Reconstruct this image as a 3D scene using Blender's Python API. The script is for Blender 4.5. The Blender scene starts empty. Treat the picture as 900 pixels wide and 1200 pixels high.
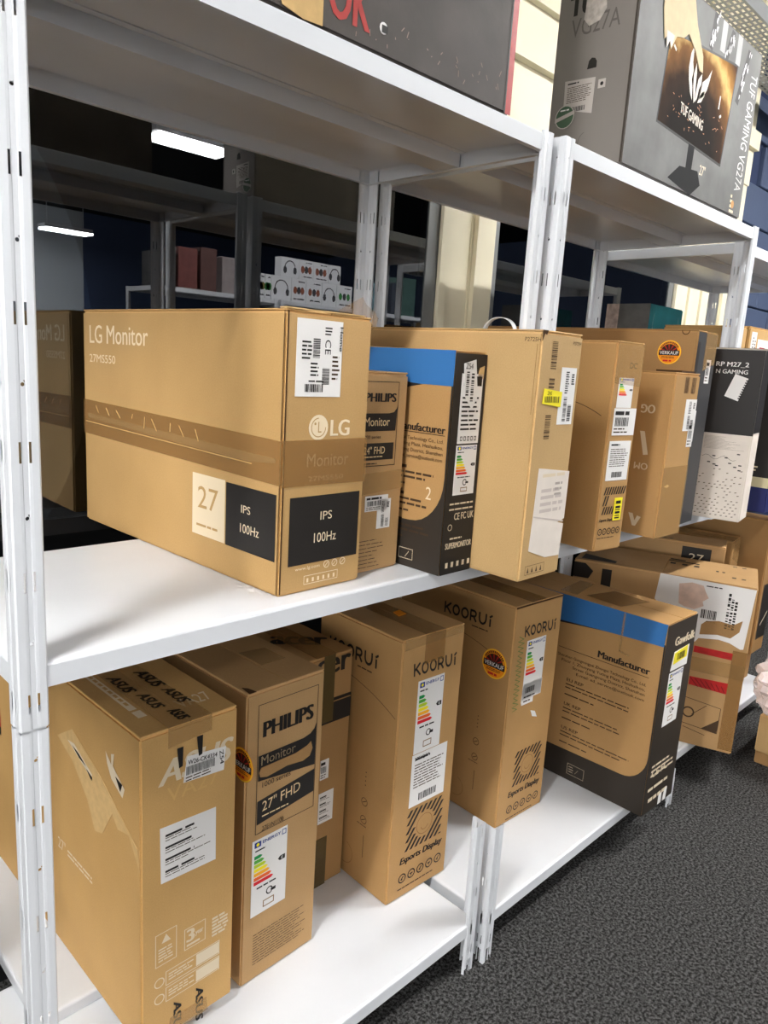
import bpy, bmesh, math, random
from mathutils import Vector, Matrix
random.seed(7)
S = bpy.context.scene
COL = S.collection
PI = math.pi

# ------------------------------------------------------------------ camera
FPX = 864.477
RC = ((0.7102984, -0.7012978, 0.0604775), (-0.0977480, -0.1833568, -0.9781746), (0.6970807, 0.6888843, -0.1987885))
CAM = (-1.2105486, -0.8566821, 1.3824220)
cd = bpy.data.cameras.new('camera')
cam = bpy.data.objects.new('camera', cd)
COL.objects.link(cam)
r, dn, fw = [Vector(v) for v in RC]
cam.matrix_world = Matrix(((r.x, -dn.x, -fw.x, CAM[0]), (r.y, -dn.y, -fw.y, CAM[1]), (r.z, -dn.z, -fw.z, CAM[2]), (0, 0, 0, 1)))
cd.sensor_fit = 'AUTO'
cd.sensor_width = 36.0
cd.lens = FPX * 36.0 / 1200.0
cd.clip_start = 0.02
S.camera = cam

# ------------------------------------------------------------------ world, view
w = bpy.data.worlds.new('world')
S.world = w
w.use_nodes = True
w.node_tree.nodes['Background'].inputs[0].default_value = (0.9, 0.95, 1, 1)
w.node_tree.nodes['Background'].inputs[1].default_value = 0.25
S.view_settings.view_transform = 'Standard'
S.view_settings.look = 'None'
S.view_settings.gamma = 1.0
S.view_settings.exposure = 0.0
S.cycles.use_denoising = True
S.cycles.max_bounces = 8
S.cycles.transparent_max_bounces = 12
S.cycles.sample_clamp_indirect = 6.0
# brightness of the diffusers, row by row, and of the added left window (the lamps are built further down)
G_ROW, G_FAR, G_MID, G_AISLE, G_LEFT, G_END, G_NEAR = 30.0, 180.0, 15.0, 240.0, 10.0, 9.0, 320.0

# ------------------------------------------------------------------ materials
def lin(c):
    return tuple((x / 255 / 12.92) if x / 255 <= 0.04045 else ((x / 255 + 0.055) / 1.055) ** 2.4 for x in c)
MATS = {}
def mat(name, rgb, rough=0.6, metal=0.0, var=0.0, vscale=8.0, bump=0.0, bscale=200.0, spec=0.28, linear=False, coat=0.0):
    if name in MATS: return MATS[name]
    m = bpy.data.materials.new(name); m.use_nodes = True
    nt = m.node_tree; b = nt.nodes['Principled BSDF']
    c = rgb if linear else lin(rgb)
    b.inputs['Base Color'].default_value = (*c, 1)
    b.inputs['Roughness'].default_value = rough
    b.inputs['Metallic'].default_value = metal
    b.inputs['Specular IOR Level'].default_value = spec
    b.inputs['Coat Weight'].default_value = coat
    tc = nt.nodes.new('ShaderNodeTexCoord')
    if var > 0:
        n = nt.nodes.new('ShaderNodeTexNoise'); n.inputs['Scale'].default_value = vscale; n.inputs['Detail'].default_value = 5
        rp = nt.nodes.new('ShaderNodeValToRGB')
        rp.color_ramp.elements[0].position = 0.3; rp.color_ramp.elements[1].position = 0.7
        rp.color_ramp.elements[0].color = (*[x * (1 - var) for x in c], 1)
        rp.color_ramp.elements[1].color = (*[min(1, x * (1 + var)) for x in c], 1)
        nt.links.new(tc.outputs['Object'], n.inputs['Vector'])
        nt.links.new(n.outputs['Fac'], rp.inputs['Fac'])
        nt.links.new(rp.outputs['Color'], b.inputs['Base Color'])
    if bump > 0:
        n2 = nt.nodes.new('ShaderNodeTexNoise'); n2.inputs['Scale'].default_value = bscale; n2.inputs['Detail'].default_value = 3
        bp = nt.nodes.new('ShaderNodeBump'); bp.inputs['Strength'].default_value = bump; bp.inputs['Distance'].default_value = 0.002
        nt.links.new(tc.outputs['Object'], n2.inputs['Vector'])
        nt.links.new(n2.outputs['Fac'], bp.inputs['Height'])
        nt.links.new(bp.outputs['Normal'], b.inputs['Normal'])
    MATS[name] = m
    return m

EDGE = {}
def kraft(name, rgb, rough=0.62, edge=True):
    """cardboard: fibre mottling, faint vertical corrugation and broad dents"""
    if name in MATS: return MATS[name]
    m = bpy.data.materials.new(name); m.use_nodes = True
    nt = m.node_tree; b = nt.nodes['Principled BSDF']; L = nt.links.new
    c = lin(rgb)
    b.inputs['Roughness'].default_value = rough
    b.inputs['Specular IOR Level'].default_value = 0.3
    tc = nt.nodes.new('ShaderNodeTexCoord')
    def noise(scale, detail, vec=None):
        n = nt.nodes.new('ShaderNodeTexNoise'); n.inputs['Scale'].default_value = scale; n.inputs['Detail'].default_value = detail
        L(vec or tc.outputs['Object'], n.inputs['Vector']); return n
    mp = nt.nodes.new('ShaderNodeMapping'); mp.inputs['Scale'].default_value = (1, 1, 0.06)
    L(tc.outputs['Object'], mp.inputs['Vector'])
    n1 = noise(5, 4); n2 = noise(420, 2); n3 = noise(160, 2, mp.outputs['Vector'])
    mx = nt.nodes.new('ShaderNodeMix'); mx.data_type = 'FLOAT'; mx.inputs[0].default_value = 0.4
    L(n1.outputs['Fac'], mx.inputs[2]); L(n2.outputs['Fac'], mx.inputs[3])
    rp = nt.nodes.new('ShaderNodeValToRGB')
    rp.color_ramp.elements[0].position = 0.28; rp.color_ramp.elements[1].position = 0.72
    rp.color_ramp.elements[0].color = (c[0] * .86, c[1] * .85, c[2] * .82, 1)
    rp.color_ramp.elements[1].color = (c[0] * 1.12, c[1] * 1.13, c[2] * 1.15, 1)
    L(mx.outputs[0], rp.inputs['Fac']); L(rp.outputs['Color'], b.inputs['Base Color'])
    b1 = nt.nodes.new('ShaderNodeBump'); b1.inputs['Strength'].default_value = 0.10; b1.inputs['Distance'].default_value = 0.002
    L(n3.outputs['Fac'], b1.inputs['Height'])
    n4 = noise(9, 2)
    b2 = nt.nodes.new('ShaderNodeBump'); b2.inputs['Strength'].default_value = 0.25; b2.inputs['Distance'].default_value = 0.01
    L(n4.outputs['Fac'], b2.inputs['Height']); L(b1.outputs['Normal'], b2.inputs['Normal'])
    L(b2.outputs['Normal'], b.inputs['Normal'])
    MATS[name] = m
    if edge: EDGE[m.name] = kraft(name + '_worn_edge', [min(255, x * 1.07 + 6) for x in rgb], .8, False)
    return m

def film(name, rgb, alpha=0.4, rough=0.15):
    """see-through adhesive tape or plastic film"""
    if name in MATS: return MATS[name]
    m = bpy.data.materials.new(name); m.use_nodes = True
    nt = m.node_tree; b = nt.nodes['Principled BSDF']
    b.inputs['Base Color'].default_value = (*lin(rgb), 1)
    b.inputs['Roughness'].default_value = rough
    b.inputs['Alpha'].default_value = alpha
    tc = nt.nodes.new('ShaderNodeTexCoord')
    n2 = nt.nodes.new('ShaderNodeTexNoise'); n2.inputs['Scale'].default_value = 30; n2.inputs['Detail'].default_value = 4
    bp = nt.nodes.new('ShaderNodeBump'); bp.inputs['Strength'].default_value = 0.5; bp.inputs['Distance'].default_value = 0.003
    nt.links.new(tc.outputs['Object'], n2.inputs['Vector']); nt.links.new(n2.outputs['Fac'], bp.inputs['Height'])
    nt.links.new(bp.outputs['Normal'], b.inputs['Normal'])
    MATS[name] = m
    return m

WHITE_METAL = mat('white_metal', (218, 221, 226), 0.28, spec=.5, var=0.02, vscale=6, bump=0.03, bscale=60)
GREY_METAL = mat('tray_metal', (150, 152, 152), 0.4, 0.3, var=.05)
INK = mat('black_ink', (30, 27, 25), 0.55)
INK2 = mat('brown_ink', (70, 52, 34), 0.6)
INKL = mat('faint_ink', (136, 100, 58), 0.7)
WINK = mat('white_ink', (232, 205, 160), 0.6)
PAPER = mat('label_paper', (232, 230, 228), 0.5, var=.015)
PAPER2 = mat('aged_paper', (226, 216, 205), 0.55, var=.04, vscale=25)
YEL = mat('yellow_label', (242, 226, 50), 0.5, var=.03)
BLUE = mat('blue_print', (52, 110, 170), 0.5, var=.03)
DARK = mat('dark_print', (50, 44, 38), 0.5, var=.05)
BLACK = mat('black_print', (38, 35, 33), 0.5, var=.06)
RED = mat('red_print', (172, 30, 30), 0.45, var=.15, vscale=60)
GREYINK = mat('grey_ink', (222, 206, 178), 0.6)
CREAM = mat('cream_paint', (240, 232, 205), 0.45, var=.015, bump=.04, bscale=40)
SEAM = mat('cardboard_seam', (72, 48, 24), 0.9)
TORN = mat('torn_cardboard', (206, 172, 118), 0.9, var=.08, vscale=60, bump=.3, bscale=150)
TAPE = film('brown_tape', (166, 124, 72), 0.42, 0.22)
CLEAR = film('clear_tape', (196, 158, 104), 0.30, 0.10)
E_COL = [mat('class_a', (0, 135, 66)), mat('class_b', (84, 170, 60)), mat('class_c', (190, 212, 40)), mat('class_d', (250, 232, 30)),
         mat('class_e', (248, 178, 30)), mat('class_f', (236, 104, 36)), mat('class_g', (216, 30, 40))]
EUBLUE = mat('eu_blue', (28, 60, 140))
GREEN = mat('green_print', (70, 96, 74), .5)
ORANGE = mat('orange_sticker', (240, 146, 24), .45)

# ------------------------------------------------------------------ mesh helpers
class MB:
    def __init__(s): s.v = []; s.f = []; s.m = []; s.mats = []
    def mi(s, m):
        if m not in s.mats: s.mats.append(m)
        return s.mats.index(m)
    def poly(s, pts, m):
        n = len(s.v); s.v += [tuple(p) for p in pts]; s.f.append(tuple(range(n, n + len(pts)))); s.m.append(s.mi(m))
    def box(s, x0, x1, y0, y1, z0, z1, m):
        n = len(s.v); k = s.mi(m)
        s.v += [(x0, y0, z0), (x1, y0, z0), (x1, y1, z0), (x0, y1, z0), (x0, y0, z1), (x1, y0, z1), (x1, y1, z1), (x0, y1, z1)]
        for f in ((0, 3, 2, 1), (4, 5, 6, 7), (0, 1, 5, 4), (1, 2, 6, 5), (2, 3, 7, 6), (3, 0, 4, 7)):
            s.f.append(tuple(n + i for i in f)); s.m.append(k)
    def prism(s, base, off, m):
        """closed slab: polygon base pushed by vector off"""
        off = Vector(off); a = [Vector(p) for p in base]; b = [p + off for p in a]; n = len(a)
        s.poly(b, m); s.poly(a[::-1], m)
        for i in range(n):
            j = (i + 1) % n; s.poly([a[i], a[j], b[j], b[i]], m)
    def on(s, F): return s
    def build(s, name, parent=None, smooth=False, **props):
        me = bpy.data.meshes.new(name)
        me.from_pydata(s.v, [], s.f); me.update()
        for m in s.mats: me.materials.append(m)
        me.polygons.foreach_set('material_index', s.m)
        if smooth: me.polygons.foreach_set('use_smooth', [True] * len(me.polygons))
        o = bpy.data.objects.new(name, me); COL.objects.link(o)
        if parent: o.parent = parent
        for k, v in props.items(): o[k] = v
        return o

def clusters(mb, cell=.005):
    """split a printed layer into the separate prints it holds"""
    n = len(mb.f); par = list(range(n))
    def find(a):
        while par[a] != a: par[a] = par[par[a]]; a = par[a]
        return a
    own = {}
    spread = [max(v[k] for v in mb.v) - min(v[k] for v in mb.v) for k in range(3)]
    ax = sorted(sorted(range(3), key=lambda k: -spread[k])[:2])
    for i, f in enumerate(mb.f):
        P = [mb.v[k] for k in f]
        a0, a1 = [int(math.floor(fn(p[ax[0]] for p in P) / cell)) for fn in (min, max)]
        b0, b1 = [int(math.floor(fn(p[ax[1]] for p in P) / cell)) for fn in (min, max)]
        for a in range(a0 - 1, a1 + 2):
            for b in range(b0 - 1, b1 + 2):
                j = own.setdefault((a, b), i)
                if j != i:
                    x, y = find(i), find(j)
                    if x != y: par[x] = y
    out = {}
    for i, f in enumerate(mb.f):
        c = out.setdefault(find(i), MB()); c.poly([mb.v[k] for k in f], mb.mats[mb.m[i]])
    return list(out.values())
class Prints:
    """printing kept apart face by face"""
    def __init__(s): s.d = {}
    def on(s, F): return s.d.setdefault(F.k, MB())
def bm_obj(name, bm, m, parent=None, smooth=False):
    me = bpy.data.meshes.new(name); bm.to_mesh(me); bm.free()
    for x in (m if isinstance(m, (list, tuple)) else [m]): me.materials.append(x)
    if smooth:
        me.polygons.foreach_set('use_smooth', [True] * len(me.polygons))
    o = bpy.data.objects.new(name, me); COL.objects.link(o)
    if parent: o.parent = parent
    return o

def soft_box(name, x0, x1, y0, y1, z0, z1, m, parent=None, bev=0.003, seg=2, jit=0.0):
    bm = bmesh.new(); bmesh.ops.create_cube(bm, size=1)
    for v in bm.verts:
        v.co = Vector(((x0 + x1) / 2 + v.co.x * (x1 - x0), (y0 + y1) / 2 + v.co.y * (y1 - y0), (z0 + z1) / 2 + v.co.z * (z1 - z0)))
        if jit: v.co += Vector([random.uniform(-jit, jit) for _ in range(3)])
    bmesh.ops.bevel(bm, geom=bm.edges[:], offset=bev, segments=seg, affect='EDGES')
    if m.name in EDGE:
        big = sorted(bm.faces, key=lambda f: -f.calc_area())[:6]
        for f in bm.faces:
            if f not in big: f.material_index = 1
        return bm_obj(name, bm, [m, EDGE[m.name]], parent)
    return bm_obj(name, bm, m, parent)

def thing(name, label, cat, loc=(0, 0, 0), rz=0, group=None):
    o = bpy.data.objects.new(name, None); COL.objects.link(o)
    o.empty_display_size = 0.05
    o.location = loc; o.rotation_euler = (0, 0, math.radians(rz)); o['label'] = label; o['category'] = cat
    if group: o['group'] = group
    return o

_text = {}
def text_polys(s, bold=0.0, shear=0.0):
    """2D polygons of a line of lettering, scaled to the unit square"""
    k = (s, bold, shear)
    if k in _text: return _text[k]
    cu = bpy.data.curves.new('lettering', 'FONT'); cu.body = s; cu.size = 1; cu.offset = bold; cu.shear = shear
    cu.resolution_u = 3; cu.fill_mode = 'FRONT'
    o = bpy.data.objects.new('lettering', cu); COL.objects.link(o)
    bpy.context.view_layer.update()
    dg = bpy.context.evaluated_depsgraph_get()
    me = o.evaluated_get(dg).to_mesh()
    vs = [(v.co.x, v.co.y) for v in me.vertices]; fs = [tuple(p.vertices) for p in me.polygons]
    o.evaluated_get(dg).to_mesh_clear()
    bpy.data.objects.remove(o); bpy.data.curves.remove(cu)
    xs = [a for a, b in vs]; ys = [b for a, b in vs]
    x0, x1, y0, y1 = min(xs), max(xs), min(ys), max(ys)
    vs = [((a - x0) / (x1 - x0), (b - y0) / (y1 - y0)) for a, b in vs]
    _text[k] = (vs, fs)
    return _text[k]

# a face of a carton: maps (u, v, lift) to the carton's own axes
class Face:
    def __init__(s, kind, w, d, h): s.k, s.w, s.d, s.h = kind, w, d, h
    def p(s, u, v, e=0.0):
        if s.k == 'L': return (-e, s.d - u, v)
        if s.k == 'F': return (u, -e, v)
        if s.k == 'T': return (u, v, s.h + e)
        if s.k == 'R': return (s.w + e, u, v)
        if s.k == 'B': return (s.w - u, s.d + e, v)
    def n(s):
        return {'L': (-1, 0, 0), 'F': (0, -1, 0), 'T': (0, 0, 1), 'R': (1, 0, 0), 'B': (0, 1, 0)}[s.k]

def t3(mb, F, pts, m, e=0.0006): mb.on(F).poly([F.p(u, v, e) for u, v in pts], m)
def quad(mb, F, u0, v0, u1, v1, m, e=0.0006): t3(mb, F, [(u0, v0), (u1, v0), (u1, v1), (u0, v1)], m, e)
def text(mb, F, s, m, BL, BR, TL, e=0.0006, bold=0.0, shear=0.0):
    vs, fs = text_polys(s, 0, shear)
    if bold < 0: bold = 0
    ah = math.hypot(TL[0] - BL[0], TL[1] - BL[1]) / (math.hypot(BR[0] - BL[0], BR[1] - BL[1]) or 1)
    offs = [0] if bold <= .004 else [bold * ah * q for q in (-1.3, -.65, 0, .65, 1.3)]
    vs0 = vs
    for k, f, dx in [(k, f, dx) for k, dx in enumerate(offs) for f in fs]:
        vs = [(a + dx, b) for a, b in vs0] if dx else vs0
        pts = []
        for i in f:
            a, b = vs[i]
            pts.append((BL[0] + (BR[0] - BL[0]) * a + (TL[0] - BL[0]) * b, BL[1] + (BR[1] - BL[1]) * a + (TL[1] - BL[1]) * b))
        t3(mb, F, pts, m, e + k * .00007)
def textr(mb, F, s, m, u0, v0, u1, v1, **k): text(mb, F, s, m, (u0, v0), (u1, v0), (u0, v1), **k)
def disc(mb, F, u, v, r, m, e=0.0006, n=24, ry=None):
    t3(mb, F, [(u + r * math.cos(2 * PI * i / n), v + (ry or r) * math.sin(2 * PI * i / n)) for i in range(n)], m, e)
def ring(mb, F, u, v, r, t, m, e=0.0006, n=20, a0=0, a1=2 * PI):
    for i in range(n):
        a = a0 + (a1 - a0) * i / n; b = a0 + (a1 - a0) * (i + 1) / n
        t3(mb, F, [(u + (r - t) * math.cos(a), v + (r - t) * math.sin(a)), (u + r * math.cos(a), v + r * math.sin(a)),
                   (u + r * math.cos(b), v + r * math.sin(b)), (u + (r - t) * math.cos(b), v + (r - t) * math.sin(b))], m, e)
def stroke(mb, F, a, b, t, m, e=0.0006):
    dx, dy = b[0] - a[0], b[1] - a[1]; l = math.hypot(dx, dy) or 1; nx, ny = -dy / l * t / 2, dx / l * t / 2
    t3(mb, F, [(a[0] - nx, a[1] - ny), (b[0] - nx, b[1] - ny), (b[0] + nx, b[1] + ny), (a[0] + nx, a[1] + ny)], m, e)
def frame(mb, F, u0, v0, u1, v1, t, m, e=0.0006):
    quad(mb, F, u0, v0, u1, v0 + t, m, e); quad(mb, F, u0, v1 - t, u1, v1, m, e)
    quad(mb, F, u0, v0 + t, u0 + t, v1 - t, m, e); quad(mb, F, u1 - t, v0 + t, u1, v1 - t, m, e)
def fine(mb, F, u0, v0, u1, v1, n, m, e=0.0006, fill=0.45, full=0.75):
    """rows of print too small to read: broken bars the size of words"""
    p = (v1 - v0) / n
    for i in range(n):
        v = v1 - (i + 0.5) * p; u = u0; end = u0 + (u1 - u0) * random.uniform(full, 1)
        while u < end:
            l = random.uniform(1.5, 4.5) * p * 0.8; b = min(u + l, end)
            quad(mb, F, u, v - p * fill / 2, b, v + p * fill / 2, m, e); u = b + p * 0.35
def barcode(mb, F, u0, v0, u1, v1, m, e=0.0006, n=26, horiz=True):
    a, b = (u0, u1) if horiz else (v0, v1)
    x = a; st = (b - a) / n
    while x < b - st:
        t = st * random.choice((.4, .6, 1.0, 1.3))
        if horiz: quad(mb, F, x, v0, min(x + t, b), v1, m, e)
        else: quad(mb, F, u0, x, u1, min(x + t, b), m, e)
        x += t + st * random.choice((.5, .7, 1.0))
def slab(name, F, pts, m, parent, th=0.0008, e0=0.0002):
    mb = MB(); mb.prism([F.p(u, v, e0) for u, v in pts], Vector(F.n()) * th, m)
    return mb.build(name, parent)
def rect(u0, v0, u1, v1): return [(u0, v0), (u1, v0), (u1, v1), (u0, v1)]

class Carton:
    """one cardboard box: body, lid flaps and whatever is stuck or printed on it"""
    def __init__(s, label, P, m, flaps='y', group=None, name='monitor_carton', cat='carton', gap=0.0016, bev=0.0035, flap_jit=0.0012):
        x, y, a, s.w, s.d, s.h, z = P
        s.root = thing(name, label, cat, (x, y, z), a, group)
        s.m = m
        top = s.h - 0.0035 if flaps else s.h
        soft_box('carton_body', 0, s.w, 0, s.d, 0, top, m, s.root, bev)
        if flaps:
            c = s.w / 2 if flaps == 'y' else s.d / 2
            for k in (0, 1):
                if flaps == 'y': q = (0.0012, c - gap / 2, 0.0012, s.d - 0.0012) if k == 0 else (c + gap / 2, s.w - 0.0012, 0.0012, s.d - 0.0012)
                else: q = (0.0012, s.w - 0.0012, 0.0012, c - gap / 2) if k == 0 else (0.0012, s.w - 0.0012, c + gap / 2, s.d - 0.0012)
                soft_box('lid_flap', q[0], q[1], q[2], q[3], top + 0.0002, s.h - 0.0002, m, s.root, 0.0012, 1, 0)
        s.pr = Prints()
    def F(s, k): return Face(k, s.w, s.d, s.h)
    def done(s):
        for k, nm in (('F', 'end_printing'), ('L', 'side_printing'), ('T', 'lid_printing')):
            
                for c in (clusters(s.pr.d[k]) if k in s.pr.d else []): c.build(nm, s.root)
        return s.root
    def tape(s, F, pts, m=None, name='packing_tape', e0=0.0009): return slab(name, F, pts, m or TAPE, s.root, 0.0004, e0)
    def label(s, F, pts, m=None, name='paper_label', **k):
        o = slab(name, F, pts, m or PAPER, s.root)
        return o
    def energy(s, F, u0, v0, u1, v1, header=True, extra=True):
        o = slab('energy_label', F, rect(u0, v0, u1, v1), PAPER, s.root)
        mb = MB(); e = 0.0013; W = u1 - u0; H = v1 - v0
        U = lambda t: u0 + W * t
        V = lambda t: v0 + H * t
        quad(mb, F, U(.06), V(.905), U(.24), V(.975), EUBLUE, e)
        disc(mb, F, U(.15), V(.94), W * .045, E_COL[3], e + .0002, 10)
        textr(mb, F, 'ENERGY', EUBLUE, U(.29), V(.925), U(.80), V(.965), e=e, bold=.02)
        frame(mb, F, U(.84), V(.905), U(.96), V(.975), W * .02, EUBLUE, e)
        fine(mb, F, U(.08), V(.84), U(.4), V(.88), 1, INK, e)
        for i in range(7):
            a = V(.80 - i * .057); b = a - H * .045; l = U(.22 + i * .055)
            t3(mb, F, [(U(.06), b), (l, b), (l + W * .07, (a + b) / 2), (l, a), (U(.06), a)], E_COL[i], e)
        t3(mb, F, [(U(.74), V(.605)), (U(.80), V(.575)), (U(.95), V(.575)), (U(.95), V(.635)), (U(.80), V(.635))], INK, e)
        textr(mb, F, 'E', PAPER, U(.84), V(.588), U(.89), V(.622), e=e + .0003)
        if extra:
            fine(mb, F, U(.15), V(.335), U(.8), V(.38), 1, INK, e)
            ring(mb, F, U(.52), V(.25), W * .10, W * .03, INK, e, 12, .4, 5.6)
            quad(mb, F, U(.56), V(.225), U(.70), V(.265), INK, e)
            frame(mb, F, U(.34), V(.06), U(.66), V(.15), W * .025, INKL, e)
        mb.build('label_print', o)
        return o

def shiplabel(C, F, u0, v0, u1, v1, kind=0, m=None, name='shipping_label', poly=None):
    o = slab(name, F, poly or rect(u0, v0, u1, v1), m or PAPER, C.root)
    mb = MB(); e = 0.0013; W = u1 - u0; H = v1 - v0
    U = lambda t: u0 + W * t
    V = lambda t: v0 + H * t
    if kind == 0:      # address block over a bar code
        fine(mb, F, U(.08), V(.86), U(.5), V(.95), 1, INK, e)
        fine(mb, F, U(.08), V(.34), U(.92), V(.82), 9, INK2, e, .35)
        barcode(mb, F, U(.25), V(.08), U(.75), V(.22), INK, e)
    elif kind == 1:    # tall, codes standing on end
        barcode(mb, F, U(.30), V(.06), U(.52), V(.5), INK, e, 30, False)
        barcode(mb, F, U(.62), V(.06), U(.85), V(.36), INK, e, 24, False)
        fine(mb, F, U(.3), V(.54), U(.55), V(.94), 10, INK, e, .5)
        fine(mb, F, U(.7), V(.7), U(.9), V(.9), 5, INK, e, .6)
    elif kind == 2:    # small sticker
        fine(mb, F, U(.05), V(.72), U(.75), V(.92), 1, INK, e, .7)
        barcode(mb, F, U(.08), V(.34), U(.72), V(.66), INK, e, 22)
        fine(mb, F, U(.05), V(.06), U(.7), V(.3), 2, INK2, e, .4)
    elif kind == 5:    # bar code with a line under it
        barcode(mb, F, U(.1), V(.55), U(.7), V(.85), INK, e, 16); fine(mb, F, U(.05), V(.3), U(.8), V(.42), 1, INK, e, .6); fine(mb, F, U(.05), V(.06), U(.5), V(.2), 1, INK2, e, .5)
    elif kind == 3:    # importer text, groups of lines
        for k in range(4):
            fine(mb, F, U(.08), V(.78 - k * .22), U(.62), V(.94 - k * .22), 1, INK, e, .25)
            fine(mb, F, U(.08), V(.745 - k * .22), U(.9), V(.84 - k * .22), 2, INK2, e, .3, .5)
    mb.build('label_print', o)
    return o

def sale_sticker(C, F, u, v, r):
    o = slab('sale_sticker', F, [(u + r * math.cos(2 * PI * i / 28), v + r * math.sin(2 * PI * i / 28)) for i in range(28)], ORANGE, C.root)
    mb = MB(); e = .0013
    ring(mb, F, u, v, r * .98, r * .07, mat('sticker_yellow', (250, 205, 60)), e, 28)
    for i in range(14):
        a = .55 + i * .16
        if a < 2.7: ring(mb, F, u, v, r * .88, r * .15, INK, e + .0001, 1, a, a + .10)
    t3(mb, F, [(u - r * .72, v)] + [(u + r * .72 * math.cos(PI - i * PI / 12), v + r * .68 * math.sin(PI - i * PI / 12)) for i in range(13)], mat('sticker_dark', (50, 24, 14)), e + .0002)
    for i in range(5):
        a = .5 + i * .55
        t3(mb, F, [(u, v), (u + r * .68 * math.cos(a), v + r * .64 * math.sin(a)), (u + r * .68 * math.cos(a + .16), v + r * .64 * math.sin(a + .16))], RED, e + .0003)
    t3(mb, F, [(u - r * .86, v - r * .26), (u + r * .86, v - r * .26), (u + r * .86, v + r * .16), (u - r * .86, v + r * .16)], INK, e + .0004)
    textr(mb, F, 'VERKAUF', PAPER, u - r * .78, v - r * .18, u + r * .78, v + r * .1, e=e + .0006, bold=.02)
    fine(mb, F, u - r * .6, v - r * .52, u + r * .6, v - r * .32, 2, INK, e + .0002)
    fine(mb, F, u - r * .45, v - r * .8, u + r * .45, v - r * .6, 1, mat('sticker_red', (200, 40, 40)), e + .0002, .7)
    mb.build('label_print', o)

# ------------------------------------------------------------------ setting
def struct(name, mb, **k):
    o = mb.build(name, **k); o['kind'] = 'structure'; return o
YG = 0.745                                            # plane of the glazing behind the racks
def carpet():
    m = bpy.data.materials.new('dark_carpet'); m.use_nodes = True
    nt = m.node_tree; b = nt.nodes['Principled BSDF']; L = nt.links.new
    b.inputs['Roughness'].default_value = 0.95; b.inputs['Specular IOR Level'].default_value = 0.1
    tc = nt.nodes.new('ShaderNodeTexCoord')
    n = nt.nodes.new('ShaderNodeTexNoise'); n.inputs['Scale'].default_value = 135; n.inputs['Detail'].default_value = 3; n.inputs['Roughness'].default_value = .75
    rp = nt.nodes.new('ShaderNodeValToRGB')
    rp.color_ramp.elements[0].position = .42; rp.color_ramp.elements[0].color = (.014, .0135, .0125, 1)
    rp.color_ramp.elements[1].position = .64; rp.color_ramp.elements[1].color = (.125, .124, .124, 1)
    L(tc.outputs['Object'], n.inputs['Vector']); L(n.outputs['Fac'], rp.inputs['Fac']); L(rp.outputs['Color'], b.inputs['Base Color'])
    bp = nt.nodes.new('ShaderNodeBump'); bp.inputs['Strength'].default_value = .8; bp.inputs['Distance'].default_value = .006
    L(n.outputs['Fac'], bp.inputs['Height']); L(bp.outputs['Normal'], b.inputs['Normal'])
    return m
X0, X1, Y0, ZC = -12.5, 9.0, -9.8, 3.4
mb = MB(); mb.box(X0, X1, Y0, 1.7, -0.1, 0, carpet()); struct('floor', mb)
FRAME_W = mat('added_window_frame', (90, 92, 94), .4, .3)
CEIL = mat('black_ceiling', (26, 27, 29), .9)
mb = MB(); mb.box(X0, X1, Y0, 1.7, ZC, ZC + .1, CEIL); struct('ceiling', mb)
BLUEWALL = mat('blue_wall_paint', (68, 80, 106), .6, var=.05, vscale=3, bump=.25, bscale=70)
GREYWALL = mat('grey_wall_paint', (176, 180, 184), .7, var=.02)
PALE = mat('pale_wall_paint', (214, 212, 208), .7, var=.02)
mb = MB()
mb.box(X0 - .1, X0, Y0, 1.7, 0, .25, PALE); mb.box(X0 - .1, X0, Y0, 1.7, 3.0, ZC, PALE)
mb.box(X0 - .1, X0, Y0, -9.2, .25, 3.0, PALE); mb.box(X0 - .1, X0, -.2, 1.7, .25, 3.0, PALE); struct('wall_left', mb)
# glowing window, unseen, added at the far left end to light the racks
GLOW = bpy.data.materials.new('added_window_glow'); GLOW.use_nodes = True
b_ = GLOW.node_tree.nodes['Principled BSDF']; b_.inputs['Base Color'].default_value = (.5, .5, .5, 1)
b_.inputs['Emission Color'].default_value = (1, .985, .96, 1); b_.inputs['Emission Strength'].default_value = G_END
mb = MB()
for k in range(7): mb.box(X0 - .06, X0 + .02, -9.2 + k * 1.5 - .03, -9.2 + k * 1.5 + .03, .25, 3.0, FRAME_W)
wf = struct('window_3', mb)
mb = MB(); mb.box(X0 - .09, X0 - .07, -9.2, -.2, .25, 3.0, GLOW); mb.build('pane', wf)
mb = MB(); mb.box(X1, X1 + .1, Y0, 1.7, 0, ZC, BLUEWALL); struct('wall_right', mb)
mb = MB(); mb.box(3.95, X1, Y0 - .1, Y0, 0, ZC, BLUEWALL); struct('wall_front', mb)
mb = MB(); mb.box(X0, 3.95, Y0 - .1, Y0, 0, ZC, GREYWALL); struct('wall_front_grey', mb)
# back of the dark recess under and behind the glazing
DARKROOM = mat('unlit_room', (14, 14, 16), .9)
mb = MB(); mb.box(X0, X1, 1.6, 1.7, 0, ZC, DARKROOM); struct('wall_back_recess', mb)
mb = MB(); mb.box(-1.6, 2.90, .66, .99, 0, .128, DARKROOM); struct('baseboard_plinth', mb)
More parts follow.
